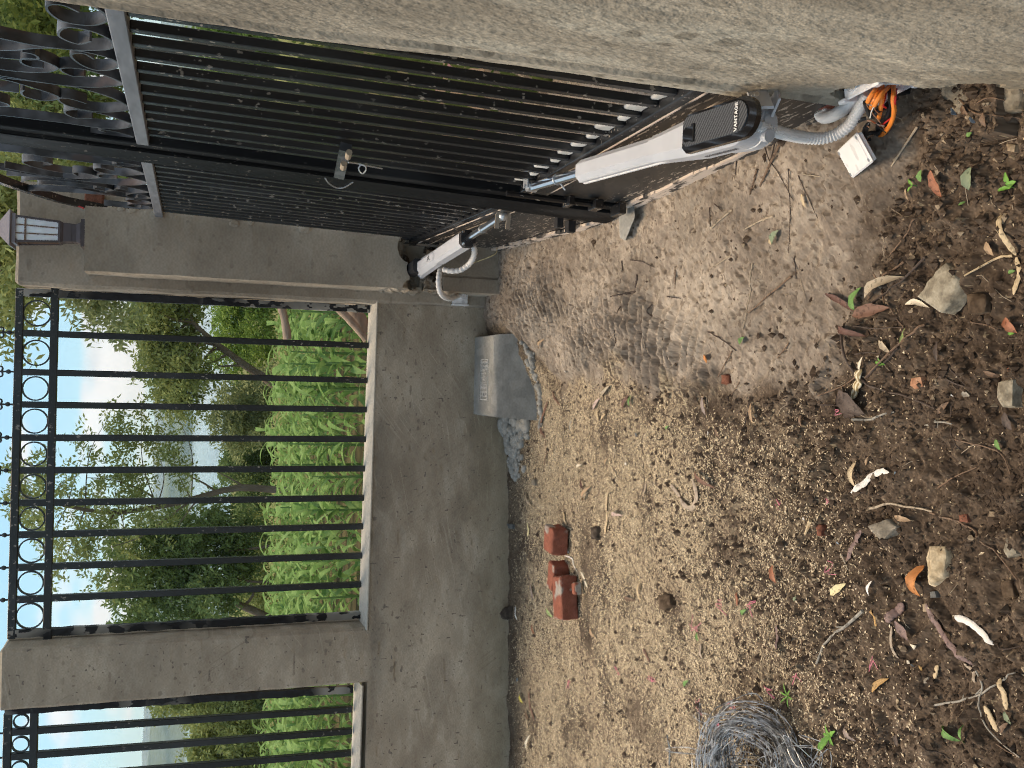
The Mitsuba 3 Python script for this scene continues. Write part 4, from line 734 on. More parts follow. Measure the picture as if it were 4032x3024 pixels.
# ---------------------------------------------------------------- plinth with pressed plate, mortar heap, bricks, cement flake
pl = thing('cement_plinth', 'fresh grey cement plinth with a stamped panel against the low wall', 'plinth')
hp = [(-.160, 4.30, .172), (.236, 4.30, .172), (.236, 4.62, .180), (-.160, 4.62, .180), (-.178, 4.225, -.14), (.252, 4.225, -.14), (.252, 4.62, -.14), (-.178, 4.62, -.14)]
hp2 = [(x * .97 + .001, y + (.016 if y < 4.4 else 0), z + .006) if z > 0 else (x, y, z) for x, y, z in hp] + [(x, y - .0, z - .016) for x, y, z in hp if z > 0]
pm = m3.Manifold.hull_points(hp2)
plate = m3.Manifold.cube([.205, .120, .02]).translate([-.085, 4.385, .179])
pm = (pm.refine_to_length(.03)) - plate
v, f = arr(pm); part(pl, 'block', (v + (meshkit.fbm(v * 14, 3, 2)[:, None] - .5) * .005, f), 'cement', smooth=62)
ins = []
def rc(x0, x1, y0, y1, t=.0016): return [bx(x0, x1, y0, y0 + t, .176, .1825), bx(x0, x1, y1 - t, y1, .176, .1825), bx(x0, x0 + t, y0, y1, .176, .1825), bx(x1 - t, x1, y0, y1, .176, .1825)]
ins += rc(-.083, .118, 4.387, 4.503, .003)
for x0, x1, n in ((-.080, -.062, 1), (-.060, -.044, 3), (-.042, -.022, 1), (-.020, -.002, 2), (.068, .084, 4), (.087, .103, 4), (.105, .116, 1)):
    for k in range(n): h = .110 / n; ins += rc(x0, x1, 4.391 + k * h, 4.391 + (k + 1) * h - .004, .0026)
for k in range(9): x = .004 + .007 * k; ins.append(bx(x, x + .003, 4.41 + .012 * (k % 3), 4.486 - .016 * ((k * 2) % 3), .176, .1825))
part(pl, 'stamped_panel', join([bx(-.085, .120, 4.385, 4.505, .168, .1765)] + ins), 'cement_white', label='stamped panel of small worn boxes and strokes, not readable')
ml = []
for k in range(330):
    t = r_.random(); s = min(r_.gamma(2.2, .0055) + .004, .03) * (1.1 - .5 * t); x = -.17 - .29 * t + r_.normal(0, .02); y = 4.58 - abs(r_.normal(.02, .085)) * (1 - .5 * t) - .02
    m = trimesh.creation.icosphere(1, s); mv, mf = jitter(m, s * .55, 45, k)
    z = float(gtop(x, y)) + s * .15 + max(0, .055 * (1 - t) - .35 * (4.56 - y)) * r_.random(); ml.append((mv * [1.1, 1, .75] + [x, y, z], mf))
for k in range(70):
    x = r_.uniform(-.2, .2); s = r_.uniform(.006, .018); m = trimesh.creation.icosphere(1, s); mv, mf = jitter(m, s * .5, 45, k); y = 4.205 + r_.normal(0, .012); ml.append((mv + [x, y, float(gtop(x, y)) + s * .2], mf))
single('mortar_heap', 'crumbled wet mortar spilled beside the cement plinth along the wall foot', 'mortar', join(ml), 'cement', smooth=40, kind='stuff')
def brick(label, c, yaw, l, w, h, tilt=0, roll=0, seed=1):
    m = m3.Manifold.hull_points(bx(-l / 2, l / 2, -w / 2, w / 2, 0, h, .005)[0].tolist()).refine_to_length(.006); v, f = jitter(m, .0045, 34, seed); v = np.array(v); ch = meshkit.fbm(v * 30 + seed, 3, seed + 3); cen = v.mean(0); v = cen + (v - cen) * (1 - .035 * np.clip(ch - .56, 0, 1) / .2)[:, None]
    M = trimesh.transformations.euler_matrix(roll, tilt, yaw); M[:3, 3] = c
    single('brick', label, 'brick', xf((v, f), M), 'fired_clay', smooth=35, group='bricks on the ground near the low wall')
brick('red brick nearest the plinth, its top smeared with grey mortar', (-.668, 3.83, -.01), math.radians(-6), .112, .105, .074, seed=2)
brick('plain red brick standing between two others', (-.823, 3.815, -.02), math.radians(-14), .118, .066, .076, seed=5)
brick('long red brick lying in front, one end grey with mortar', (-.893, 3.715, -.012), math.radians(9), .178, .098, .075, roll=.02, seed=9)
brick('small broken red brick chip in front of the long brick', (-.838, 3.625, -.006), math.radians(10), .052, .034, .034, seed=12)
fl = m3.Manifold.hull_points([(0.5728, 2.9298, 0.1850), (0.6217, 2.9372, 0.1800), (0.6116, 2.8299, 0.1800), (0.5596, 2.8176, 0.1800), (0.5249, 2.8893, 0.1720), (0.4928, 2.9281, 0.1600), (0.5119, 2.9732, 0.1600), (0.5990, 3.0630, 0.1200), (0.5841, 2.9410, 0.1200), (0.5164, 3.0170, 0.1200)]).refine_to_length(.015)
single('cement_slab', 'pale grey cement flake wedged under the meeting gate stiles', 'cement', jitter(fl, .006, 40, 3), 'cement', smooth=45)

# ---------------------------------------------------------------- coil of barbed wire
cc = np.array((-1.0059, 2.2083, 0.0850)); ca = unit([.05, -.50, .86]); cu = unit(np.cross(ca, [1, 0, 0])); cv = np.cross(ca, cu)
coil = thing('wire_coil', 'tangled coil of grey barbed wire on the ground near the husks', 'wire coil')
for g_ in range(6):
    ms = []
    for k in range(9):
        R, ph = rng.uniform(.088, .150), rng.uniform(0, 6.28); n = 46; a = np.linspace(ph, ph + 6.28 * rng.uniform(.85, 1.25), n)
        tl = rng.normal(0, .14, 2); off = rng.normal(0, .014, 3); wob_ = .006 * np.sin(a * rng.integers(3, 7) + ph)
        h = rng.uniform(-.055, .055) + tl[0] * R * np.cos(a) + tl[1] * R * np.sin(a)
        p = cc + off + np.outer((R + wob_) * np.cos(a), cu) + np.outer((R + wob_) * np.sin(a), cv) + np.outer(h, ca)
        p[:, 2] = np.maximum(p[:, 2], .006 + .004 * k)
        tw = np.linspace(0, 60, n)
        for s in (0, math.pi):
            ms.append(tube(p + .0016 * (np.cos(tw + s)[:, None] * ca + np.sin(tw + s)[:, None] * unit(p - cc)[:]), .0011, 4, cap=False))
        for q_ in range(3, n - 3, 7):
            d1 = unit(rng.normal(size=3)); d2 = unit(rng.normal(size=3)); ms += [tube([p[q_] - d1 * .010, p[q_] + d1 * .010], .0010, 4), tube([p[q_] - d2 * .009, p[q_] + d2 * .009], .0010, 4)]
    part(coil, 'strand', join(ms), 'wire')
for g_ in range(2):
    ms = []
    for k in range(9):
        p0_ = cc + rng.normal(0, .05, 3) + [-.08, .13, 0]; p = smooth_path([p0_ + rng.normal(0, .06, 3) for _ in range(6)], 40); p[:, 2] = np.clip(p[:, 2], .008, .17); ms.append(tube(p, .0012, 4))
        p0_ = cc + rng.normal(0, .03, 3) + [.02, -.16, -.04]; p = smooth_path([p0_ + rng.normal(0, .05, 3) * [1, 1, .6] for _ in range(6)], 40); p[:, 2] = np.clip(p[:, 2], .006, .12); ms.append(tube(p, .0012, 4))
    part(coil, 'loose_end', join(ms), 'wire')
# ---------------------------------------------------------------- litter on the yard floor: (kind, colour, label, width, points)
LITTER = [
('leaf', 'green', 'round green leaf standing on a stem beside the white square lid', 0.0200, [(0.443, 1.608), (0.466, 1.599)]),
('leaf', 'rust', 'russet dry leaf lying beside the round green leaf near the pillar foot', 0.0255, [(0.459, 1.573), (0.408, 1.577)]),
('leaf', 'sage', 'wide grey-green fallen leaf on dark soil below the pillar', 0.0277, [(0.450, 1.489), (0.408, 1.501)]),
('leaf', 'green', 'small pale green leaf near the dark wall gap', 0.0116, [(0.507, 1.485), (0.514, 1.475)]),
('leaf', 'bright', 'bright green leaf sprig on dark soil beside the near wall', 0.0164, [(0.403, 1.442), (0.412, 1.415)]),
('leaf', 'tan', 'broad brown leaf half sunk in dark soil beside the long tan pod', 0.0191, [(0.307, 1.495), (0.278, 1.481)]),
('pod', 'straw', 'long tan dry husk lying at the edge nearest the wall', 0.0132, [(0.354, 1.450), (0.321, 1.442), (0.273, 1.434)]),
('twig', 'pale', 'pale straight twig pointing from the square lid to the wall foot', 0.0042, [(0.553, 1.605), (0.518, 1.637), (0.487, 1.679)]),
('twig', 'brown', 'thin brown twig between sand and dark soil below the square lid', 0.0030, [(0.381, 1.639), (0.344, 1.690), (0.309, 1.746)]),
('twig', 'brown', 'thick brown twig crossing others under the near gate motor', 0.0054, [(0.604, 1.989), (0.565, 2.055), (0.527, 2.125)]),
('twig', 'dark', '', 0.0035, [(0.621, 2.013), (0.593, 2.036), (0.577, 2.047)]),
('twig', 'brown', '', 0.0044, [(0.570, 2.118), (0.543, 2.146), (0.514, 2.172)]),
('twig', 'dark', 'long dark twig running away from the near motor conduit', 0.0023, [(0.651, 2.074), (0.579, 2.058), (0.531, 2.025), (0.475, 2.008)]),
('twig', 'dark', '', 0.0019, [(0.540, 1.980), (0.437, 2.026), (0.350, 2.060)]),
('twig', 'dark', '', 0.0022, [(0.519, 1.950), (0.467, 1.937), (0.416, 1.936)]),
('twig', 'pale', 'pale bent twig on the sand near the gate', 0.0041, [(0.446, 2.088), (0.444, 2.159), (0.431, 2.238)]),
('twig', 'pale', 'pale forked twig with a dark knot on the sand', 0.0048, [(0.495, 2.287), (0.474, 2.346), (0.456, 2.397)]),
('twig', 'dark', '', 0.0035, [(0.520, 2.361), (0.496, 2.327)]),
('twig', 'pale', '', 0.0022, [(0.518, 1.926), (0.501, 1.871)]),
('twig', 'dark', '', 0.0037, [(0.611, 2.208), (0.574, 2.224)]),
('twig', 'dark', '', 0.0040, [(0.519, 2.395), (0.465, 2.396)]),
('leaf', 'straw', 'tan curled leaf between twigs on the sand', 0.0120, [(0.477, 1.955), (0.444, 1.950)]),
('leaf', 'sage', 'crumpled grey-green leaf beside a tan scrap on the sand', 0.0231, [(0.380, 2.125), (0.408, 2.074)]),
('leaf', 'straw', '', 0.0097, [(0.397, 2.135), (0.379, 2.133)]),
('stone', 'tan', 'tan pebble beside the two dark plastic shards', 0.0000, [(0.490, 1.439), (0.484, 1.418), (0.468, 1.419), (0.473, 1.438)]),
('clod', 'soil', '', 0.0000, [(0.339, 1.601), (0.337, 1.576), (0.317, 1.579), (0.320, 1.603)]),
('chip', 'slate', 'blue-grey plastic shard stuck upright beside the near wall', 0.0136, [(0.548, 1.518), (0.571, 1.510)]),
('chip', 'slate', 'crumpled blue-grey plastic shard further from the near wall gap', 0.0151, [(0.528, 1.472), (0.542, 1.461)]),
('leaf', 'brown', 'brown dead leaf beside the crumpled grey shard', 0.0150, [(0.544, 1.443), (0.517, 1.442)]),
('leaf', 'tan', 'small tan leaf on the dark soil beside the russet leaf', 0.0073, [(0.439, 1.655), (0.415, 1.660)]),
('leaf', 'brown', '', 0.0153, [(0.571, 1.498), (0.549, 1.477)]),
('leaf', 'green', '', 0.0069, [(0.383, 1.530), (0.389, 1.520)]),
('twig', 'brown', 'long curved brown twig along the near wall', 0.0030, [(0.587, 1.508), (0.556, 1.477), (0.540, 1.443), (0.527, 1.406)]),
('twig', 'brown', '', 0.0024, [(0.566, 1.462), (0.569, 1.434), (0.553, 1.405)]),
('stone', 'concrete', 'large angular grey stone with a pointed top on dark soil', 0.0000, [(0.281, 1.577), (0.241, 1.538), (0.213, 1.541), (0.183, 1.568), (0.167, 1.589), (0.188, 1.642), (0.210, 1.675), (0.233, 1.635), (0.260, 1.607)]),
('clod', 'soil', 'brown earth clod beside the large angular grey stone', 0.0000, [(0.207, 1.546), (0.206, 1.494), (0.166, 1.494), (0.166, 1.542)]),
('leaf', 'cream', 'cream curled leaf tucked against the large grey stone', 0.0148, [(0.197, 1.708), (0.200, 1.681), (0.186, 1.644)]),
('leaf', 'beige', 'broad speckled beige leaf resting on crossed twigs', 0.0279, [(0.219, 1.818), (0.244, 1.756), (0.257, 1.701)]),
('leaf', 'maroon', 'dark brown narrow leaf curling away from the big green leaf', 0.0170, [(0.239, 1.951), (0.219, 1.898), (0.186, 1.844)]),
('leaf', 'green', 'fresh green leaf standing up in the twig heap', 0.0268, [(0.192, 1.850), (0.216, 1.854), (0.245, 1.835)]),
('leaf', 'rustdark', 'large reddish-brown leaf under the fresh green leaf', 0.0342, [(0.180, 1.859), (0.188, 1.806), (0.193, 1.750)]),
('leaf', 'maroon', 'narrow maroon leaf lying on the twig heap', 0.0191, [(0.154, 1.924), (0.145, 1.879), (0.132, 1.836)]),
('leaf', 'beige', 'oval speckled beige leaf below the reddish-brown leaf', 0.0197, [(0.120, 1.799), (0.107, 1.778), (0.091, 1.754)]),
('leaf', 'lime', 'small lime green leaf on dark soil beside the twig heap', 0.0110, [(0.145, 1.723), (0.128, 1.718), (0.112, 1.716)]),
('leaf', 'bright', 'tiny green sprout by the cream ribbed stick', 0.0092, [(0.071, 1.802), (0.065, 1.781)]),
('leaf', 'green', '', 0.0071, [(0.081, 1.792), (0.069, 1.788)]),
('pod', 'ribbed', 'cream ribbed broken stick lying on a dark rotten leaf', 0.0235, [(0.055, 1.846), (0.022, 1.874), (-0.015, 1.906)]),
('leaf', 'cream', '', 0.0123, [(0.051, 1.852), (0.084, 1.839)]),
('leaf', 'rotten', 'dark rotten leaf under the cream ribbed stick', 0.0556, [(-0.003, 1.941), (-0.024, 1.896), (-0.052, 1.849)]),
('leaf', 'rotten', '', 0.0260, [(-0.044, 1.918), (-0.057, 1.877)]),
('twig', 'dark', 'longest dark twig curving across the twig heap', 0.0054, [(0.146, 1.919), (0.083, 1.891), (0.028, 1.851), (0.000, 1.758), (-0.029, 1.634)]),
('twig', 'brown', '', 0.0042, [(0.275, 1.797), (0.239, 1.784), (0.203, 1.771)]),
('twig', 'brown', '', 0.0042, [(0.290, 1.705), (0.255, 1.763), (0.216, 1.825)]),
('twig', 'dark', 'straight dark twig reaching toward the large grey stone', 0.0044, [(0.289, 1.619), (0.247, 1.712), (0.206, 1.817)]),
('twig', 'brown', 'brown twig crossing below the lime green leaf', 0.0045, [(0.149, 1.659), (0.098, 1.742), (0.035, 1.843)]),
('twig', 'dark', '', 0.0042, [(0.101, 1.733), (0.067, 1.786), (0.037, 1.836)]),
('twig', 'dark', '', 0.0034, [(-0.032, 2.017), (-0.036, 1.933), (-0.066, 1.909)]),
('twig', 'grey', 'smooth grey stick below the dark rotten leaf', 0.0051, [(-0.068, 1.906), (-0.061, 1.832), (-0.043, 1.758)]),
('twig', 'grey', 'pale grey stick lying alone on dark soil', 0.0040, [(-0.068, 1.685), (-0.060, 1.634), (-0.061, 1.586)]),
('twig', 'dark', '', 0.0026, [(-0.020, 1.602), (-0.065, 1.598), (-0.114, 1.580)]),
('twig', 'dark', '', 0.0034, [(0.008, 1.936), (-0.029, 1.933), (-0.064, 1.910)]),
('twig', 'brown', '', 0.0034, [(-0.011, 1.998), (0.020, 1.923), (0.043, 1.860)]),
('twig', 'dark', '', 0.0028, [(0.155, 1.858), (0.148, 1.792), (0.150, 1.724)]),
('twig', 'dark', '', 0.0029, [(0.090, 1.870), (0.094, 1.821), (0.090, 1.784)]),
('twig', 'brown', '', 0.0028, [(0.206, 1.757), (0.170, 1.744), (0.146, 1.729)]),
('twig', 'pale', 'long pale twig lying across the sand edge', 0.0038, [(0.344, 2.236), (0.267, 2.266), (0.167, 2.305)]),
('twig', 'brown', 'brown twig beside the long pale twig on sand', 0.0041, [(0.291, 2.074), (0.252, 2.184), (0.211, 2.275)]),
('twig', 'dark', '', 0.0027, [(0.342, 2.048), (0.285, 2.064)]),
('twig', 'dark', '', 0.0045, [(0.171, 2.495), (0.143, 2.408), (0.111, 2.351)]),
('twig', 'brown', '', 0.0040, [(0.110, 2.365), (0.074, 2.412), (0.033, 2.455)]),
('twig', 'brown', '', 0.0033, [(0.123, 2.112), (0.086, 2.170)]),
('twig', 'brown', '', 0.0035, [(0.020, 2.348), (-0.016, 2.401)]),
('twig', 'pale', '', 0.0035, [(0.374, 2.324), (0.360, 2.375), (0.352, 2.418)]),
('leaf', 'green', 'small green leaf on the sand beside the long pale twig', 0.0164, [(0.127, 2.322), (0.147, 2.297)]),
('chip', 'orange', 'orange-tan flaky scrap on the sand', 0.0372, [(0.098, 2.548), (0.084, 2.489)]),
('clod', 'red', 'reddish clod on the sand near the orange scrap', 0.0000, [(0.042, 2.437), (0.040, 2.393), (0.016, 2.393), (0.015, 2.437)]),
('leaf', 'greypink', 'grey-pink leaf where the sand meets the husks', 0.0179, [(-0.024, 2.563), (-0.082, 2.553)]),
('chip', 'white', 'white torn scrap next to a brown sliver', 0.0188, [(-0.117, 2.553), (-0.144, 2.529)]),
('leaf', 'tan', 'tan leaf curled upright on the husks', 0.0164, [(-0.037, 2.298), (-0.065, 2.289), (-0.095, 2.281)]),
('leaf', 'brown', '', 0.0111, [(-0.110, 2.495), (-0.146, 2.487)]),
('leaf', 'grey', 'small grey leaf on the husks', 0.0196, [(-0.202, 2.051), (-0.201, 2.017)]),
('pod', 'white', 'white twisted pod bent like a hook on the soil', 0.0152, [(-0.242, 1.904), (-0.219, 1.864), (-0.192, 1.831), (-0.181, 1.802), (-0.180, 1.771)]),
('leaf', 'straw', 'slim tan leaf standing above the white twisted pod', 0.0163, [(-0.164, 1.880), (-0.198, 1.889), (-0.227, 1.886)]),
('pod', 'palebrown', 'pale mottled pod bent into a U beside a red-brown leaf', 0.0186, [(-0.354, 2.734), (-0.382, 2.677), (-0.339, 2.628), (-0.284, 2.656)]),
('leaf', 'rustdark', 'red-brown leaf lying over the U shaped pod', 0.0190, [(-0.259, 2.628), (-0.279, 2.566), (-0.299, 2.510)]),
('twig', 'dark', 'long thin dark twig across the yellow husks', 0.0036, [(-0.023, 2.310), (-0.147, 2.354), (-0.241, 2.414), (-0.371, 2.528)]),
('twig', 'pale', 'pale stick lying flat on open dark soil', 0.0049, [(-0.270, 1.837), (-0.252, 1.765), (-0.253, 1.656)]),
('twig', 'brown', '', 0.0029, [(-0.202, 1.652), (-0.172, 1.594), (-0.148, 1.547)]),
('twig', 'brown', 'curved brown twig below the sage pebble', 0.0028, [(-0.095, 1.586), (-0.103, 1.528), (-0.118, 1.485), (-0.153, 1.457)]),
('stone', 'orange', 'orange-pink rounded stone on dark soil', 0.0000, [(0.036, 1.707), (0.039, 1.673), (0.016, 1.667), (0.008, 1.695), (0.018, 1.710)]),
('stone', 'red', 'small red-brown stone at the picture edge beside brown leaf', 0.0000, [(0.056, 1.452), (0.058, 1.435), (0.043, 1.436), (0.044, 1.450)]),
('stone', 'concrete', 'rough grey stone cut by the lower edge of view', 0.0000, [(0.033, 1.479), (0.037, 1.436), (-0.021, 1.437), (-0.025, 1.469), (-0.004, 1.483)]),
('leaf', 'green', 'green leaf lying flat beside the curved brown twig', 0.0142, [(-0.087, 1.489), (-0.108, 1.480)]),
('leaf', 'bright', 'bright green sprig beside a brown folded leaf', 0.0097, [(0.123, 1.463), (0.126, 1.447)]),
('leaf', 'rust', 'brown folded leaf with a pale stalk', 0.0219, [(0.154, 1.471), (0.141, 1.456), (0.124, 1.443)]),
('pod', 'straw', 'tan tapering pod end at the lower edge of the picture', 0.0108, [(0.273, 1.434), (0.237, 1.432), (0.198, 1.444)]),
('twig', 'straw', 'straw coloured forked twig by the large grey stone', 0.0043, [(0.274, 1.446), (0.271, 1.484), (0.241, 1.534)]),
('twig', 'brown', '', 0.0025, [(0.154, 1.551), (0.144, 1.514), (0.134, 1.482)]),
('leaf', 'green', '', 0.0091, [(0.242, 1.456), (0.245, 1.440)]),
('chip', 'white', '', 0.0072, [(-0.005, 1.603), (0.002, 1.592)]),
('chip', 'blue', 'small pale blue chip near the white hooked pod', 0.0084, [(-0.169, 1.755), (-0.182, 1.746)]),
('leaf', 'grey', 'grey leaf beside a brown one below the orange-pink stone', 0.0129, [(0.005, 1.577), (-0.002, 1.557)]),
('leaf', 'brown', 'brown leaf touching a thin twig below the orange stone', 0.0145, [(-0.042, 1.628), (-0.015, 1.603)]),
('leaf', 'brown', '', 0.0112, [(0.049, 1.504), (0.038, 1.479)]),
('leaf', 'rotten', 'dead mottled leaf beside the rough grey stone', 0.0214, [(-0.032, 1.466), (-0.067, 1.455)]),
('leaf', 'tan', '', 0.0102, [(-0.172, 1.862), (-0.150, 1.845)]),
('leaf', 'rotten', '', 0.0118, [(0.111, 1.616), (0.069, 1.610)]),
('leaf', 'brown', '', 0.0144, [(-0.062, 2.091), (-0.094, 2.088)]),
('twig', 'dark', '', 0.0023, [(0.064, 1.590), (0.020, 1.565)]),
('twig', 'dark', '', 0.0045, [(0.038, 1.615), (0.018, 1.569)]),
('stone', 'grey', 'grey angular stone like an arrowhead on the soil', 0.0000, [(-0.308, 1.830), (-0.286, 1.765), (-0.296, 1.728), (-0.313, 1.747), (-0.345, 1.780), (-0.329, 1.805)]),
('leaf', 'tan', 'tan leaf beside the arrowhead stone', 0.0145, [(-0.276, 1.746), (-0.281, 1.705)]),
('clod', 'red', 'dark red-brown clod beside the long diagonal twig', 0.0000, [(-0.251, 1.587), (-0.246, 1.561), (-0.263, 1.557), (-0.268, 1.583)]),
('stone', 'sand', 'long sandy stone dusted with husks beside an orange leaf', 0.0000, [(-0.326, 1.656), (-0.316, 1.605), (-0.343, 1.600), (-0.391, 1.612), (-0.419, 1.650), (-0.385, 1.668), (-0.355, 1.666)]),
('leaf', 'orange', 'glossy orange leaf against the long sandy stone', 0.0306, [(-0.377, 1.681), (-0.413, 1.691), (-0.445, 1.685)]),
('stone', 'slate', 'dark grey pebble under the orange leaf', 0.0000, [(-0.430, 1.666), (-0.424, 1.646), (-0.439, 1.643), (-0.444, 1.661)]),
('stone', 'concrete', 'light grey stone beside the long diagonal twig', 0.0000, [(-0.286, 1.465), (-0.281, 1.440), (-0.310, 1.434), (-0.319, 1.454), (-0.307, 1.468)]),
('leaf', 'rust', 'orange-brown leaf curled on the yellow husks', 0.0253, [(-0.480, 2.237), (-0.501, 2.223), (-0.523, 2.209)]),
('leaf', 'yellow', 'cream-yellow leaf fragment lying on soil', 0.0214, [(-0.507, 1.988), (-0.493, 1.968), (-0.467, 1.933)]),
('leaf', 'white', 'small white papery leaf on soil', 0.0123, [(-0.475, 1.831), (-0.454, 1.821), (-0.434, 1.806)]),
('pod', 'purple', 'purple-brown pod with a pale broken end', 0.0141, [(-0.324, 1.863), (-0.361, 1.888), (-0.409, 1.921)]),
('twig', 'pale', '', 0.0038, [(-0.398, 1.929), (-0.432, 1.922)]),
('clod', 'red', '', 0.0000, [(-0.337, 2.042), (-0.336, 2.020), (-0.365, 2.018), (-0.370, 2.039)]),
('twig', 'straw', 'short straw stub beside a red-brown clod', 0.0072, [(-0.331, 2.049), (-0.371, 2.088)]),
('chip', 'white', '', 0.0137, [(-0.337, 2.109), (-0.329, 2.080)]),
('chip', 'blue', 'small blue-grey chip on the soil', 0.0122, [(-0.378, 1.968), (-0.367, 1.951)]),
('pod', 'purple', 'wide purple-brown pod piece above a grey-brown leaf', 0.0231, [(-0.471, 1.734), (-0.492, 1.749), (-0.519, 1.768)]),
('leaf', 'purple', 'grey-brown oval leaf touching a cream one', 0.0284, [(-0.512, 1.744), (-0.529, 1.729), (-0.549, 1.712)]),
('chip', 'cream', 'cream three-cornered leaf scrap', 0.0240, [(-0.567, 1.727), (-0.554, 1.685)]),
('pod', 'palebrown', 'thin mottled stick beside the grey-brown leaf', 0.0077, [(-0.529, 1.765), (-0.569, 1.761), (-0.601, 1.750)]),
('pod', 'purple', 'long wavy purple-brown pod on dark soil', 0.0158, [(-0.457, 1.672), (-0.495, 1.649), (-0.520, 1.601), (-0.554, 1.537)]),
('twig', 'grey', 'grey stalk of the long wavy pod', 0.0038, [(-0.554, 1.537), (-0.590, 1.519), (-0.616, 1.528)]),
('pod', 'white', 'cream-white curved pod with a dark tail', 0.0152, [(-0.468, 1.596), (-0.468, 1.548), (-0.485, 1.516), (-0.500, 1.489)]),
('twig', 'dark', '', 0.0031, [(-0.500, 1.489), (-0.499, 1.456), (-0.485, 1.427)]),
('twig', 'grey', 'pale grey branch running to the lower picture edge', 0.0041, [(-0.672, 1.648), (-0.643, 1.584), (-0.611, 1.527), (-0.565, 1.470), (-0.535, 1.426)]),
('twig', 'grey', 'thin grey branch going down from the pale branch', 0.0031, [(-0.616, 1.528), (-0.671, 1.509), (-0.693, 1.465), (-0.701, 1.425)]),
('pod', 'straw', 'tan rolled pod beside the pale grey branch', 0.0129, [(-0.558, 1.478), (-0.586, 1.468), (-0.621, 1.461)]),
('pod', 'straw', 'short tan pod below the rolled one', 0.0155, [(-0.627, 1.507), (-0.648, 1.496), (-0.671, 1.480)]),
('leaf', 'green', 'green leaf of a pair on dark soil', 0.0195, [(-0.706, 1.609), (-0.708, 1.588), (-0.720, 1.567)]),
('leaf', 'green', 'second smaller green leaf of the pair', 0.0141, [(-0.683, 1.557), (-0.697, 1.546), (-0.719, 1.551)]),
('leaf', 'sage', 'green leaf half under a thin branch', 0.0152, [(-0.624, 1.462), (-0.642, 1.442)]),
('pod', 'palebrown', 'tan curl beneath the long wavy pod', 0.0083, [(-0.559, 1.567), (-0.571, 1.551), (-0.592, 1.541)]),
('chip', 'straw', '', 0.0082, [(-0.509, 1.547), (-0.505, 1.516)]),
('chip', 'cream', '', 0.0139, [(-0.614, 1.736), (-0.593, 1.715)]),
('chip', 'slate', '', 0.0110, [(-0.612, 1.717), (-0.598, 1.708)]),
('chip', 'ochre', 'ochre scrap near a tan short pod', 0.0135, [(-0.610, 1.685), (-0.589, 1.667)]),
('pod', 'straw', 'stubby tan pod beside grey pebble', 0.0113, [(-0.582, 1.635), (-0.598, 1.643), (-0.616, 1.653)]),
('stone', 'grey', '', 0.0000, [(-0.620, 1.675), (-0.614, 1.660), (-0.627, 1.657), (-0.633, 1.671)]),
('leaf', 'ochre', 'ochre crinkled leaf on dark soil', 0.0158, [(-0.700, 1.827), (-0.677, 1.811), (-0.656, 1.786)]),
('twig', 'straw', '', 0.0035, [(-0.695, 1.760), (-0.713, 1.759), (-0.718, 1.743)]),
('twig', 'grey', 'thick grey twig with a bend on the soil', 0.0065, [(-0.517, 1.856), (-0.573, 1.934), (-0.631, 2.011), (-0.697, 2.045)]),
('pod', 'ochre', 'yellowish short pod by the thick bent twig', 0.0087, [(-0.505, 1.822), (-0.528, 1.827), (-0.549, 1.834)]),
('pod', 'purple', 'grey-brown slim pod on the husks', 0.0109, [(-0.640, 2.220), (-0.672, 2.214), (-0.699, 2.199)]),
('twig', 'brown', '', 0.0025, [(-0.644, 2.091), (-0.698, 2.125), (-0.755, 2.180)]),
('twig', 'brown', '', 0.0026, [(-0.710, 2.309), (-0.718, 2.222)]),
('leaf', 'greypink', 'grey-brown leaf beside the green weed', 0.0143, [(-0.822, 1.942), (-0.831, 1.924), (-0.843, 1.901)]),
('leaf', 'rotten', '', 0.0141, [(-0.779, 1.767), (-0.804, 1.759)]),
('leaf', 'green', '', 0.0152, [(-0.654, 2.395), (-0.632, 2.366)]),
('leaf', 'green', '', 0.0146, [(-0.772, 2.654), (-0.796, 2.641)]),
('leaf', 'green', 'green leaf beside the wire coil on the husks', 0.0180, [(-0.968, 2.738), (-0.941, 2.708)]),
('leaf', 'sage', '', 0.0106, [(-0.556, 2.137), (-0.540, 2.121)]),
('pod', 'rust', '', 0.0108, [(-0.593, 2.415), (-0.630, 2.406)]),
('pod', 'palebrown', '', 0.0126, [(-0.800, 2.629), (-0.842, 2.616)]),
('twig', 'brown', 'long diagonal brown twig at the lower picture edge', 0.0038, [(-0.256, 1.664), (-0.273, 1.561), (-0.309, 1.502), (-0.356, 1.430)]),
('twig', 'brown', '', 0.0023, [(-0.544, 1.572), (-0.598, 1.567)]),
('twig', 'dark', '', 0.0023, [(-0.758, 1.689), (-0.775, 1.608)]),
('twig', 'brown', '', 0.0021, [(-0.695, 1.480), (-0.702, 1.425)]),
('leaf', 'brown', '', 0.0122, [(-0.641, 1.447), (-0.667, 1.462)]),
('leaf', 'brown', '', 0.0115, [(-0.659, 1.678), (-0.668, 1.668)]),
('stone', 'tan', '', 0.0000, [(-0.462, 1.692), (-0.458, 1.677), (-0.478, 1.676), (-0.482, 1.690)]),
('clod', 'soil', '', 0.0000, [(-0.367, 1.478), (-0.361, 1.449), (-0.396, 1.441), (-0.406, 1.473)]),
('twig', 'dark', 'long dark twig lying across the raked sand', 0.0044, [(0.439, 3.008), (0.321, 3.065), (0.144, 3.152)]),
('twig', 'dark', 'dark bent twig beside the long one on raked sand', 0.0075, [(0.378, 2.901), (0.329, 2.965), (0.323, 3.110)]),
('twig', 'brown', '', 0.0044, [(0.367, 2.645), (0.311, 2.670)]),
('twig', 'dark', '', 0.0039, [(0.292, 2.709), (0.280, 2.638)]),
('twig', 'dark', '', 0.0041, [(0.279, 2.853), (0.254, 2.870), (0.228, 2.855)]),
('twig', 'dark', '', 0.0031, [(0.433, 2.951), (0.416, 2.862), (0.392, 2.795)]),
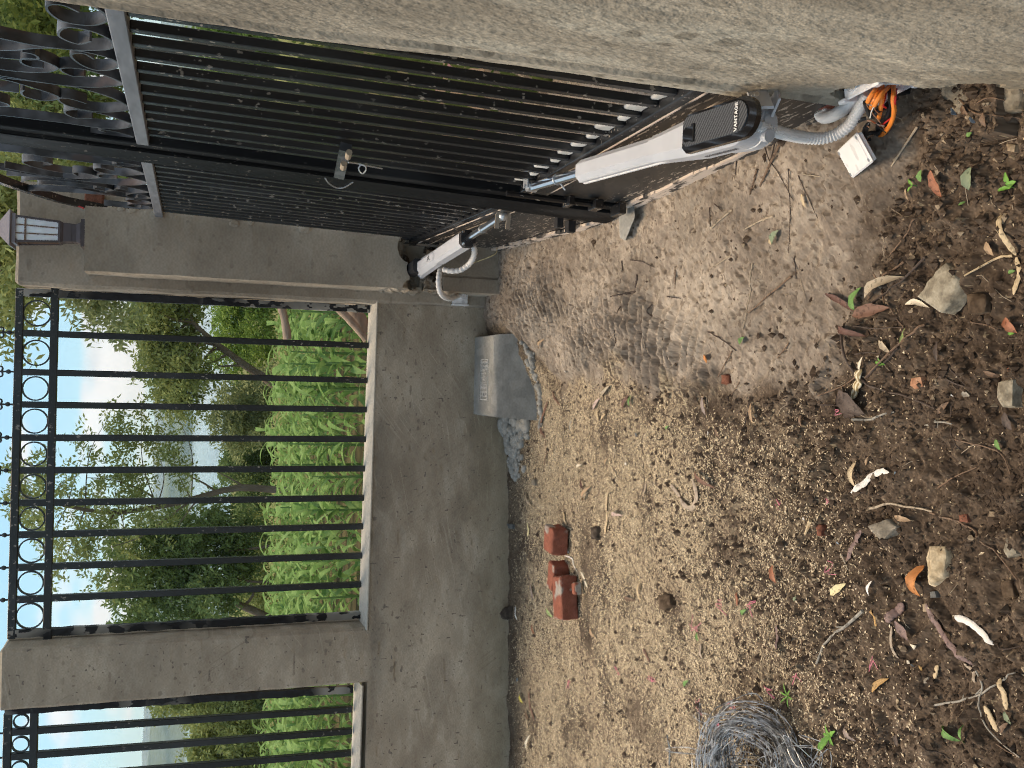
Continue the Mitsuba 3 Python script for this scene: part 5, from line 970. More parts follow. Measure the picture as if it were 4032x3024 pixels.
('chip', 'cream', '', 0.0147, [(0.151, 2.931), (0.141, 2.888)]),
('chip', 'white', '', 0.0155, [(0.061, 3.719), (0.056, 3.672)]),
('leaf', 'tan', '', 0.0165, [(0.163, 4.005), (0.200, 3.899)]),
('leaf', 'beige', 'pale folded leaf at the edge of the sand', 0.0197, [(-0.040, 3.303), (-0.020, 3.263), (0.004, 3.226)]),
('leaf', 'palepink', 'pinkish dry leaf in a cluster near the sand edge', 0.0215, [(-0.095, 3.416), (-0.070, 3.371), (-0.045, 3.327)]),
('leaf', 'straw', '', 0.0167, [(-0.087, 3.363), (-0.131, 3.352)]),
('leaf', 'straw', '', 0.0152, [(-0.133, 3.311), (-0.100, 3.261)]),
('leaf', 'maroon', 'maroon leaf against a small green leaf', 0.0222, [(-0.080, 3.125), (-0.056, 3.093), (-0.028, 3.073)]),
('leaf', 'green', 'small green leaf beside the maroon leaf', 0.0197, [(-0.072, 3.068), (-0.031, 3.049)]),
('leaf', 'grey', '', 0.0155, [(-0.142, 3.666), (-0.201, 3.685)]),
('pod', 'rustdark', 'long brown husk strip next to wet mortar', 0.0158, [(-0.074, 4.074), (-0.186, 4.200), (-0.247, 4.127)]),
('pod', 'rustdark', '', 0.0095, [(-0.030, 3.967), (-0.057, 3.918), (-0.089, 3.853)]),
('pod', 'brown', '', 0.0100, [(-0.254, 4.126), (-0.324, 4.103), (-0.386, 4.149)]),
('pod', 'straw', '', 0.0063, [(-0.255, 4.026), (-0.352, 4.007)]),
('leaf', 'green', '', 0.0142, [(-0.140, 2.800), (-0.124, 2.774)]),
('chip', 'slate', '', 0.0142, [(-0.176, 3.055), (-0.160, 3.022)]),
('twig', 'pale', 'pale forked twig on the husks near the sand', 0.0046, [(-0.214, 3.261), (-0.240, 3.232), (-0.275, 3.252)]),
('twig', 'pale', '', 0.0034, [(-0.240, 3.232), (-0.225, 3.197)]),
('chip', 'white', 'white round petal on the husks', 0.0246, [(-0.280, 3.153), (-0.273, 3.103)]),
('leaf', 'tan', '', 0.0130, [(-0.299, 3.333), (-0.272, 3.295)]),
('leaf', 'cream', '', 0.0165, [(-0.339, 3.636), (-0.322, 3.579)]),
('leaf', 'tan', 'brown curled leaf beside a maroon one on the husks', 0.0250, [(-0.470, 3.599), (-0.437, 3.543), (-0.402, 3.489)]),
('leaf', 'maroon', '', 0.0177, [(-0.384, 3.608), (-0.423, 3.560)]),
('pod', 'straw', 'tan stick standing out on the yellow husks', 0.0142, [(-0.397, 3.306), (-0.481, 3.326)]),
('pod', 'palebrown', '', 0.0086, [(-0.330, 2.970), (-0.385, 3.004)]),
('pod', 'palebrown', '', 0.0151, [(-0.318, 2.794), (-0.351, 2.733)]),
('leaf', 'beige', 'pale curled leaf close to the plinth mortar', 0.0224, [(-0.527, 4.373), (-0.565, 4.321), (-0.583, 4.269)]),
('stone', 'grey', '', 0.0000, [(-0.454, 4.289), (-0.448, 4.230), (-0.479, 4.217), (-0.486, 4.277)]),
('pod', 'yellow', 'yellow-green caterpillar shaped pod by the wall', 0.0149, [(-0.672, 4.340), (-0.696, 4.302), (-0.737, 4.324)]),
('pod', 'white', '', 0.0133, [(-0.697, 3.807), (-0.720, 3.783)]),
('pod', 'white', 'thin white curly pod beside the bricks', 0.0079, [(-0.738, 3.846), (-0.737, 3.748), (-0.761, 3.719), (-0.782, 3.681)]),
('pod', 'cream', '', 0.0114, [(-0.765, 3.621), (-0.795, 3.582), (-0.820, 3.552)]),
('pod', 'straw', 'tan stick with dark side on the husks', 0.0130, [(-0.480, 3.316), (-0.524, 3.330), (-0.570, 3.354)]),
('leaf', 'palepink', 'pale pink leaf near the tan stick', 0.0172, [(-0.477, 3.274), (-0.470, 3.155)]),
('pod', 'straw', '', 0.0134, [(-0.552, 3.840), (-0.604, 3.808)]),
('leaf', 'greypink', 'pale grey leaf between wall and bricks', 0.0220, [(-0.953, 4.264), (-0.988, 4.241), (-1.017, 4.214)]),
('leaf', 'lime', 'small pale green leaf hidden behind a brick', 0.0238, [(-1.019, 4.042), (-1.043, 3.981)]),
('leaf', 'rust', '', 0.0219, [(-1.140, 4.228), (-1.172, 4.185)]),
('leaf', 'tan', '', 0.0185, [(-0.973, 3.511), (-1.000, 3.468)]),
('leaf', 'straw', 'straw coloured leaf on the husks beyond the bricks', 0.0165, [(-0.695, 3.065), (-0.763, 3.051)]),
('leaf', 'brown', '', 0.0146, [(-0.775, 3.183), (-0.768, 3.091)]),
('clod', 'soil', 'dark earth clod on the husks', 0.0000, [(-0.705, 2.887), (-0.684, 2.810), (-0.718, 2.801), (-0.746, 2.834), (-0.745, 2.878)]),
('clod', 'dark', 'round dark clod at the foot of the wall', 0.0000, [(-1.163, 4.681), (-1.123, 4.540), (-1.182, 4.526), (-1.217, 4.654)]),
('pod', 'white', 'thin white stick beside the round dark clod', 0.0108, [(-1.111, 4.488), (-1.172, 4.454)]),
('leaf', 'yellowb', 'bright yellow leaf at the foot of the wall', 0.0212, [(-1.525, 4.409), (-1.551, 4.348)]),
('pod', 'rustdark', 'dark brown long pod lying along the wall', 0.0147, [(-1.456, 4.244), (-1.522, 4.233), (-1.588, 4.204)]),
('leaf', 'brown', '', 0.0209, [(-1.585, 4.331), (-1.609, 4.282)]),
('chip', 'slate', '', 0.0229, [(-1.487, 4.477), (-1.440, 4.398)]),
('leaf', 'cream', 'cream leaf by the wall beyond the yellow leaf', 0.0192, [(-1.666, 4.242), (-1.709, 4.259), (-1.759, 4.290)]),
('chip', 'white', 'white six-sided petal on open husks', 0.0240, [(-1.238, 3.389), (-1.222, 3.351)]),
('pod', 'rustdark', '', 0.0109, [(-0.924, 3.031), (-0.939, 3.008), (-0.960, 2.981)]),
('pod', 'slate', 'grey sliver lying near the wire coil', 0.0083, [(-1.173, 2.868), (-1.218, 2.849), (-1.272, 2.840)]),
('stone', 'slate', '', 0.0000, [(-0.712, 4.585), (-0.705, 4.510), (-0.728, 4.509), (-0.735, 4.584)]),
('clod', 'dark', '', 0.0000, [(-0.559, 3.486), (-0.552, 3.403), (-0.595, 3.407), (-0.614, 3.482)]),
]
SHARED = {'leaf': ('small {} fallen leaf lying on the yard soil', 'leaf'), 'pod': ('small {} dry pod lying on the yard soil', 'pod'), 'twig': ('thin {} twig lying on the yard soil', 'twig'),
          'chip': ('small {} scrap lying on the yard soil', 'scrap'), 'clod': ('small {} clod lying on the yard soil', 'clod'), 'stone': ('small {} stone lying on the yard soil', 'stone')}
WORD = {'rustdark': 'dark red', 'greypink': 'grey-pink', 'palepink': 'pale pink', 'palebrown': 'pale brown', 'rotten': 'rotten dark', 'yellowb': 'bright yellow', 'sage': 'grey-green', 'bright': 'bright green', 'rust': 'rust coloured', 'soil': 'brown earth', 'slate': 'dark grey-blue', 'straw': 'straw coloured', 'ribbed': 'ribbed', 'concrete': 'grey'}
CAT = {'leaf': 'leaf', 'pod': 'seed pod', 'twig': 'twig', 'chip': 'scrap', 'clod': 'clod', 'stone': 'stone'}
def leaf_mesh(p, w, curl, r):
    n = 9; q = smooth_path(p, n); t, U, W_ = frames(q, [0, 0, 1]); s = np.linspace(0, 1, n)
    wd = w / 2 * np.sin(np.pi * np.clip(s * .97 + .02, 0, 1)) ** .75 * (1 - .25 * s) * (1 + .12 * np.sin(s * 17 + r.random() * 6))
    L = np.linalg.norm(q[-1] - q[0]); arch = curl * L * np.sin(np.pi * s)
    twist = r.uniform(-.5, .5) * s
    rows = []
    for a in np.linspace(-1, 1, 7):
        wid = np.cos(twist)[:, None] * W_ + np.sin(twist)[:, None] * U
        rows.append(q + a * wd[:, None] * wid + (arch + .35 * wd * (a * a) * (1 if curl > 0 else 1) + .03 * w * np.sin(7 * a + 9 * s))[:, None] * U)
    return grid(np.stack(rows, 1))
lr = np.random.default_rng(21)
for kind, col, lab, w, pts in LITTER:
    P = np.array([(x, y, float(gtop(x, y))) for x, y in pts])
    grp = None
    if not lab:
        lab = SHARED[kind][0].format(WORD.get(col, col)); grp = f'{WORD.get(col, col)} {kind} litter on the yard soil'
    if kind == 'leaf':
        lift = .004 + .10 * w
        if np.linalg.norm(P[-1] - P[0]) > 4 * w: lift = .004
        mid = smooth_path(P, 7); P[:, 2] += lift * .5 + lr.random(len(P)) * .006 + max(0, float(np.max([gtop(a, b) - c for a, b, c in mid]))) * .8
        single('fallen_leaf' if col not in ('green', 'bright', 'lime') else 'green_leaf', lab, CAT[kind], leaf_mesh(P, w, lr.uniform(.05, .16), lr), 'dry_' + col, smooth=True, group=grp)
    elif kind == 'pod':
        n = 26; q = smooth_path(P, n); q[:, 2] = np.maximum(q[:, 2], np.array([float(gtop(a, b)) for a, b in q[:, :2]])) + w * .24 + .002; q[1:-1, 2] = (q[:-2, 2] + q[1:-1, 2] + q[2:, 2]) / 3; s = np.linspace(0, 1, n)
        r = w / 2 * (np.clip(np.minimum(s, 1 - s) / .16, 0, 1) ** .6 * .9 + .1) * (1 + .08 * np.sin(s * 40))
        single('seed_pod', lab, CAT[kind], tube(q, r, 8, flat=.42), 'dry_' + col, smooth=50, group=grp)
    elif kind == 'twig':
        w = max(w * (1.2 if P[:, 1].mean() < 2.2 else .9), .0022); n = 22; q = smooth_path(P, n); q[:, 2] = np.maximum(q[:, 2] + w * .5 + .0015, 0 * q[:, 2] + np.array([gtop(a, b) for a, b in q[:, :2]]).ravel() + w * .45)
        q[:, :2] += (meshkit.fbm(q * 22, 2, int(lr.integers(90)))[:, None] - .5) * .008 * np.array([1, -1])
        ms = [tube(q, np.linspace(w * .55, w * .34, n), 6)]
        if w > .0042:
            for k in lr.integers(4, n - 4, 2): ms.append(tube([q[k], q[k] + (q[min(k + 2, n - 1)] - q[k]) * .6 + np.r_[lr.normal(0, .006, 2), .006]], [w * .3, w * .18], 5))
        single('twig', lab, CAT[kind], join(ms), 'dry_' + col, smooth=50, group=grp)
    elif kind == 'chip':
        c = P.mean(0) + [0, 0, .006]; L = max(np.linalg.norm(P[-1] - P[0]), w * .6); d = unit(np.r_[P[-1, :2] - P[0, :2], .02]); e = np.cross([0, 0, 1], d)
        k = lr.integers(5, 8); a = np.sort(lr.uniform(0, 2 * np.pi, k)) if 'three' not in lab else np.array([.2, 2.3, 4.4]); rad = lr.uniform(.75, 1.1, len(a))
        up = .9 if 'upright' in lab or 'shard' in lab else .25
        top = [c + d * math.cos(t) * L / 2 * q_ + (e * (1 - up) + np.array([0, 0, up])) * math.sin(t) * w / 2 * q_ + [0, 0, up * w * .3] for t, q_ in zip(a, rad)]
        m = m3.Manifold.hull_points([t.tolist() for t in top] + [(t - np.array([0, .0012, .0018])).tolist() for t in top] + [(c + [0, 0, up * w * .3 + .003]).tolist()])
        single('scrap', lab, 'scrap', m, 'dry_' + col, group=grp)
    else:
        c = P.mean(0); span = P[:, :2] - c[:2]; size = np.sqrt((span ** 2).sum(1)).mean()
        pp = [(x, y, c[2] - .012) for x, y in P[:, :2]] + [(c[0] + a * .86 + lr.normal(0, .04 * size), c[1] + b * .86, c[2] + size * lr.uniform(.28, .5)) for a, b in span] + [(c[0], c[1], c[2] + size * .62)]
        m = m3.Manifold.hull_points([list(map(float, t)) for t in pp]).refine_to_length(size * .22)
        single(kind if kind != 'clod' else 'earth_clod', lab, CAT[kind], jitter(m, size * (.10 if kind == 'stone' else .22), 1.6 / size, int(lr.integers(99))), 'stone_' + col, smooth=60 if kind == 'stone' else 40, group=grp)
# leafy sprouts: thing > leaf, stem
def sprout(label, c, leaves, h, group=None, mat='dry_bright'):
    k = thing('seedling', label, 'seedling', group); c = np.array([c[0], c[1], float(gtop(c[0], c[1]))])
    part(k, 'stem', tube([c - [0, 0, .01], c + [0, 0, h]], .0014, 5), 'dry_green')
    for a, l, w in leaves:
        d = np.array([math.cos(a), math.sin(a), .25]); part(k, 'leaf', leaf_mesh([c + [0, 0, h * .8], c + [0, 0, h * .9] + d * l * .5, c + [0, 0, h * .75] + d * l], w, .05, lr), mat, smooth=True)
sprout('green weed with four toothed leaves on the soil above the wire coil', (-0.8627, 1.9905), [(2.6, .055, .02), (.4, .03, .013), (-.9, .04, .014), (1.6, .022, .012), (-2.2, .026, .012)], .012)
sprout('small grass tuft on dark soil by the wire coil', (-0.8158, 2.1600), [(.3, .035, .005), (1.4, .03, .005), (2.4, .035, .005), (3.6, .03, .005), (4.8, .035, .005), (5.6, .03, .005)], .01)
sprout('little two-leaved sprout beside the round green leaf', (0.4397, 1.6277), [(.6, .018, .007), (2.4, .018, .007)], .012)
sprout('bent green sprig at the lower picture edge by the grey leaf', (0.4041, 1.4311), [(.2, .03, .012), (1.7, .026, .01)], .012)
pk = lr
for x, y in [(-0.4436, 1.9901), (-0.7587, 2.1494), (-1.0204, 2.5347), (-0.6209, 2.3386), (-0.6478, 2.4953), (-0.7556, 2.6659), (-0.8234, 2.2374), (-0.9998, 2.6597), (-0.9330, 2.4696), (-1.0709, 3.2711), (-1.0274, 2.9756), (-0.0488, 1.9560), (-0.2746, 1.9967), (-0.3015, 2.2133), (-0.6355, 1.8471), (-1.2643, 3.7706)]:
    z = float(gtop(x, y)) + .004
    single('pink_filament', 'tiny pink flower filament fallen on the husks', 'petal', join([tube(smooth_path([(x, y, z), (x + pk.normal(0, .012), y + pk.normal(0, .016), z + .006), (x + pk.normal(0, .02), y + pk.normal(0, .022), z)], 7), .0011, 4) for _ in range(3)]), 'dry_pink', group='pink flower filaments among the husks')
# husks (chaff) and earth crumbs nobody could count
nh = 380000
hx, hy = lr.uniform(-2.2, .5, nh), lr.uniform(1.25, 4.56, nh)
q = np.stack([hx, hy, 0 * hx], -1)
dens = np.clip((hy - 1.55) / 1.0, .05, 1) * np.clip(meshkit.fbm(q * 4.5, 3, 31) * 2.8 - .65, .06, 1) * np.clip(-inside(SAND, hx, hy) / .12 - .1, 0, 1) * np.clip((4.56 - hy) / .30, .12, 1) * np.clip((.35 - hx) / .7, .15, 1)
dens *= np.clip(1.1 - .9 * np.exp(-((hx + .35) ** 2 + (hy - 1.6) ** 2) / .25), 0, 1)
keep = lr.random(nh) < dens; hx, hy = hx[keep], hy[keep]; n = len(hx)
hz = gtop(hx, hy) + lr.uniform(.0005, .004, n)
a = lr.uniform(0, 6.28, n); L = lr.uniform(.0017, .0042, n) * np.where(lr.random(n) < .06, 1.8, 1); Wd = L * lr.uniform(.3, .6, n); til = lr.normal(0, .35, (n, 2))
dx = np.stack([np.cos(a), np.sin(a), til[:, 0]], -1) * L[:, None]; dy = np.stack([-np.sin(a), np.cos(a), til[:, 1]], -1) * Wd[:, None]; o = np.stack([hx, hy, hz + .0012], -1)
V = np.stack([o - dx, o - dy * .9, o + dx, o + dy], 1).reshape(-1, 3); F = (np.arange(n) * 4)[:, None] + np.array([0, 1, 2, 3])
scene['husk_litter'] = mikit.ply((V, F), 'husk'); labels['husk_litter'] = {'label': 'thin scatter of pale yellow grain husks over the soil', 'category': 'husks', 'kind': 'stuff'}
nc = 78000
cx, cy = lr.uniform(-1.9, .62, nc), 1.25 + 3.3 * lr.random(nc) ** 1.7
q = np.stack([cx, cy, 0 * cx], -1)
keep = lr.random(nc) < np.clip(meshkit.fbm(q * 6, 3, 12) * 2.4 - .6, .05, 1) * np.clip((3.3 - cy) / 1.3, .15, 1) * np.where(inside(SAND, cx, cy) > 0, .05, 1); cx, cy = cx[keep], cy[keep]; n = len(cx)
iv = np.array([(1, 0, 0), (0, 1, 0), (-1, 0, 0), (0, -1, 0), (0, 0, 1), (0, 0, -1.0)]); if_ = np.array([(0, 1, 4), (1, 2, 4), (2, 3, 4), (3, 0, 4), (1, 0, 5), (2, 1, 5), (3, 2, 5), (0, 3, 5)])
s = lr.gamma(1.6, .0019, n) + .0012; s = np.minimum(s, .013)
V = (iv[None] * (1 + lr.normal(0, .22, (n, 6, 1)))) * s[:, None, None] * lr.uniform(.7, 1.25, (n, 1, 3)) + np.stack([cx, cy, gtop(cx, cy) + s * .25], -1)[:, None]
F = (np.arange(n) * 6)[:, None, None] + if_[None]
scene['soil_crumb'] = mikit.ply((V.reshape(-1, 3), F.reshape(-1, 3)), 'crumb'); labels['soil_crumb'] = {'label': 'loose earth crumbs and grit over the yard soil', 'category': 'soil', 'kind': 'stuff'}
nf = 420     # fine root and straw fibres
ms = []
for k in range(nf):
    x, y = lr.uniform(-1.8, .6), lr.uniform(1.3, 4.4); d = lr.normal(0, .03, 2); z = gtop(np.array([x, x + d[0]]), np.array([y, y + d[1]]))
    ms.append(tube([(x, y, z[0] + .002), (x + d[0] * .5 + lr.normal(0, .005), y + d[1] * .5, z.mean() + .005), (x + d[0], y + d[1], z[1] + .002)], .0007, 4, cap=False))
scene['straw_fibre'] = mikit.ply(join(ms), 'dry_pale'); labels['straw_fibre'] = {'label': 'short straw and root fibres strewn over the soil', 'category': 'straw', 'kind': 'stuff'}

# ---------------------------------------------------------------- the field behind the fence
br_ = np.random.default_rng(5)
def maize_leaf(L, w, a, h, r):
    s = np.linspace(0, 1, 9); up0 = r.uniform(.9, 1.25); bend = r.uniform(1.6, 2.7)
    th = up0 - bend * s; d = np.cumsum(np.stack([np.cos(th), np.sin(th)], -1) * L / 8, 0); d -= d[0]
    mid = np.stack([d[:, 0] * math.cos(a), d[:, 0] * math.sin(a), h + d[:, 1]], -1)
    wd = w * .5 * np.sin(np.pi * np.clip(s * .9 + .12, 0, 1)) ** .8 * (1 - s ** 3)
    sd_ = np.array([-math.sin(a), math.cos(a), 0]); nrm = np.stack([-np.sin(th) * math.cos(a), -np.sin(th) * math.sin(a), np.cos(th)], -1)
    wave = .18 * np.sin(s * 15 + r.random() * 6)
    rows = [mid + sd_ * (-wd)[:, None] + nrm * (wd * (.30 + wave))[:, None], mid, mid + sd_ * wd[:, None] + nrm * (wd * (.30 - wave))[:, None]]
    return grid(np.stack(rows, 1))
def maize_variant(r):
    H = r.uniform(.75, 1.0); n = int(r.integers(9, 12)); a0 = r.uniform(0, 6.28); out = []
    for k in range(n):
        out.append(maize_leaf(r.uniform(.46, .76) * (1 - .25 * abs(k / n - .5)), r.uniform(.065, .105), a0 + (k % 2) * math.pi + r.normal(0, .35), H * (.12 + .8 * k / n), r))
    st = tube([(0, 0, -.1), (0, 0, H * .5), (.01, 0, H * .92)], [.014, .012, .006], 6)
    return st, out
VAR = []
for k in range(7):
    st, lv = maize_variant(br_); VAR.append((mikit.ply(st, 'maize_stalk', smooth=40), [mikit.ply(l, 'maize_leaf', smooth=True) for l in lv], mikit.ply(join(lv), 'maize_leaf', smooth=True)))
rows = []
for r_i, y in enumerate(np.arange(8.7, 18.6, .72)):
    for x in np.arange(-.47 * y - .6, .155 * y + .2, .40 + .004 * y):
        rows.append((x + br_.normal(0, .07), y + br_.normal(0, .12) + (.35 if x < -2.6 else 0)))
rows = [(x, y) for x, y in rows if not (x > .02 * y and y > 17)]
rows = rows[:300]
for i, (x, y) in enumerate(rows):
    k = thing('maize_plant', 'young green maize plant standing in the crop behind the fence', 'maize plant', 'maize plants in the field behind the fence')
    st, lv, allv = VAR[i % 7]; zz = float(terrain(np.array([x]), np.array([y]))[0]); sc = br_.uniform(.78, 1.12)
    M = T().translate([x, y, zz]).rotate([0, 0, 1], br_.uniform(0, 360)).scale([sc, sc, sc])
    if y < 10.3:
        scene[k + '__stalk'] = {**st, 'to_world': M}
        for j, l in enumerate(lv): scene[k + '__leaf' + (f'_{j:03d}' if j else '')] = {**l, 'to_world': M}
    else:
        scene[k] = {**allv, 'to_world': M}
# weeds and dry heaps between the wall and the crop
def tuft(n, spread, h, r, w=.008):
    out = []
    for k in range(n):
        x, y = r.normal(0, spread, 2); d = r.normal(0, .35, 2) * h; out.append(grid(np.array([[(x - w, y, 0), (x + w, y, 0)], [(x + d[0] * .4 - w * .8, y + d[1] * .4, h * .6), (x + d[0] * .4 + w * .8, y + d[1] * .4, h * .6)], [(x + d[0] - .001, y + d[1], h * r.uniform(.7, 1.1)), (x + d[0] + .001, y + d[1], h * r.uniform(.7, 1.1))]])))
    return join(out)
V, F, off = [], [], 0
for k in range(260):
    y = br_.uniform(7.2, 8.9) if k < 150 else br_.uniform(18, 32); x = br_.uniform(-.5, .2) * y; m, f = tuft(14, .09 if k < 150 else .3, br_.uniform(.07, .22), br_, .006 if k < 150 else .012)
    V.append(m + [x, y, float(terrain(np.array([x]), np.array([y]))[0])]); F.append(f + off); off += len(m)
scene['field_grass'] = mikit.ply((np.vstack(V), np.vstack(F)), 'grass'); labels['field_grass'] = {'label': 'short grass and weeds between the wall and the crop', 'category': 'grass', 'kind': 'stuff'}
V, F, off = [], [], 0
for k in range(240):
    y = br_.uniform(3, 26); x = .9 + br_.uniform(.05, .42) * y; m, f = tuft(16, .12, br_.uniform(.12, .45), br_, .008)
    V.append(m + [x, y, .1 if y < 5 else float(terrain(np.array([x]), np.array([y]))[0])]); F.append(f + off); off += len(m)
scene['verge_grass'] = mikit.ply((np.vstack(V), np.vstack(F)), 'grass'); labels['verge_grass'] = {'label': 'rough grass outside the gate', 'category': 'grass', 'kind': 'stuff'}
for n_i, (x, y) in enumerate([((-0.3800, 8.2000, 0.1636)[0], 8.2), ((-0.6005, 8.3000, 0.1144)[0], 8.3), ((-0.9404, 8.2000, 0.1231)[0], 8.2), ((-1.3787, 8.2000, 0.1524)[0], 8.2)]):
    single('dead_weed', 'brown withered weed heap seen just over the wall coping', 'weed', xf(tuft(90, .07, .17, br_, .004), frame((x, y, float(terrain(np.array([x]), np.array([y]))[0])), [1, 0, 0], [0, 1, 0], [0, 0, 1])), 'dead_weed', group='withered weed heaps behind the low wall')
def log_(label, pts, r):
    p = smooth_path(pts, 10); single('wooden_pole', label, 'pole', jitter(tube(p, r, 9), r * .25, 20, 2), 'wood', smooth=45)
log_('peeled wooden pole sloping behind the fence beside the gate post', [(0.6359, 8.0000, 0.8520), (0.4480, 8.0000, 0.8042), (0.3220, 8.0000, 0.7825)], .034)
log_('thick weathered log lying behind the coping beside the gate post', [(0.4609, 6.0000, 0.5830), (0.3756, 6.0000, 0.5322), (0.2992, 6.0000, 0.4911)], .05)
log_('pale sawn board leaning over the thick log', [(0.4394, 5.9000, 0.6844), (0.3485, 5.9000, 0.5870), (0.2512, 5.9000, 0.5029)], .025)

# ---------------------------------------------------------------- trees and bushes
def spray(r, L, n, leaf, droop=.5):
    """a drooping twig with paired narrow leaflets: (triangle vertices)"""
    d = unit(r.normal(size=3) * [1, 1, .45] + [0, 0, -.1]); p = np.zeros(3); out = []
    for k in range(n):
        d = unit(d + [0, 0, -droop / n]); p = p + d * L / n; s = unit(np.cross(d, r.normal(size=3)))
        for sg in (-1, 1):
            e = unit(sg * s + d * .5 + r.normal(size=3) * .35); w = unit(np.cross(e, r.normal(size=3))) * leaf * .20; l = leaf * r.uniform(.7, 1.3)
            out += [p, p + e * l * .5 + w, p + e * l, p + e * l * .5 - w]
    return np.array(out)
_lib = {}
def crown(cl, leaf, count, seed, L=.45, n=6, droop=.5):
    """cl: (centre, radius) lumps; sprays fill them unevenly so that gaps remain"""
    r = np.random.default_rng(seed); key = (leaf, L, n, droop)
    if key not in _lib: _lib[key] = [spray(r, L, n, leaf, droop) for _ in range(28)]
    lib = _lib[key]; V = []; tot = sum(q[1] ** 2 for q in cl)
    for c, rad in cl:
        m = max(3, int(count * rad ** 2 / tot)); sub = r.normal(size=(max(2, m // 9), 3)); sub /= np.linalg.norm(sub, axis=1, keepdims=True); sub *= (r.random((len(sub), 1)) ** .4)
        for k in range(m):
            o = np.array(c) + (sub[r.integers(len(sub))] + r.normal(0, .16, 3)) * rad * [1, 1, .85]
            t = r.uniform(0, 6.28); ca_, sa_ = math.cos(t), math.sin(t); q = lib[r.integers(28)] * r.uniform(.75, 1.25)
            V.append(np.stack([q[:, 0] * ca_ - q[:, 1] * sa_, q[:, 0] * sa_ + q[:, 1] * ca_, q[:, 2]], -1) + o)
    V = np.vstack(V); return V, np.arange(len(V)).reshape(-1, 4)
def tree(name, label, cat, cl, leaf, count, mat, seed, trunk=None, limbs=(), group=None, **kw):
    k = thing(name, label, cat, group)
    part(k, 'crown' if trunk is not None else 'foliage', crown(cl, leaf, count, seed, **kw), mat)
    if trunk is not None:
        pts, r0, r1 = trunk; p = smooth_path(pts, 16); part(k, 'trunk', jitter(tube(p, np.linspace(r0, r1, 16), 9), r0 * .18, 5, seed), 'bark', smooth=50)
        rr = np.random.default_rng(seed + 1)
        for lp_ in limbs:
            q = smooth_path(lp_, 10); part(k + '__trunk', 'limb', tube(q, np.linspace(r1 * .9, r1 * .25, 10), 6), 'bark', smooth=50)
        for c, rad in cl[::2]:
            j = int(np.argmin(np.linalg.norm(p[6:] - np.array(c), axis=1))) + 6; a = p[j]; b = np.array(c)
            q = smooth_path([a, (a + b) / 2 + rr.normal(0, .12, 3) * np.linalg.norm(b - a) * .5, b], 8); part(k + '__trunk', 'branch', tube(q, np.linspace(r1 * .55, r1 * .12, 8), 5), 'bark', smooth=50)
    return k
tree('acacia_tree', 'dense round-topped tree on a slanting dark trunk beyond the crop', 'tree', [((1.68, 26.78, 2.55), 0.60), ((1.16, 26.51, 2.71), 0.50), ((0.98, 26.54, 2.34), 0.75), ((0.31, 26.13, 2.25), 0.75), ((-0.07, 25.68, 2.11), 0.60), ((0.54, 26.69, 1.83), 0.70), ((1.55, 26.87, 1.85), 0.60), ((-0.12, 25.14, 1.56), 0.50), ((1.85, 25.11, 2.67), 0.45), ((-0.51, 25.33, 1.85), 0.45), ((1.02, 26.64, 1.46), 0.35), ((-0.71, 25.25, 2.02), 0.35), ((0.20, 25.17, 1.32), 0.30), ((1.96, 25.50, 2.45), 0.50), ((2.01, 26.49, 1.67), 0.50)], 0.15, 1250, 'leaf_olive', 11, ([(-0.47, 26.00, -0.96), (-0.08, 26.00, -0.49), (0.34, 26.00, 0.17), (0.72, 26.00, 0.69), (0.98, 26.00, 1.02), (1.39, 26.00, 1.47)], 0.13, 0.055), [[(0.72, 26.00, 0.69), (0.68, 26.00, 0.95), (0.34, 26.00, 1.25)], [(0.63, 26.00, 0.56), (0.42, 26.00, 0.88), (0.28, 26.00, 1.19)], [(0.82, 26.00, 0.82), (0.87, 26.00, 1.20), (0.92, 26.00, 1.58)], [(0.18, 26.00, -0.09), (0.31, 26.00, 0.24), (0.29, 26.00, 0.81), (0.55, 26.00, 0.88)]])
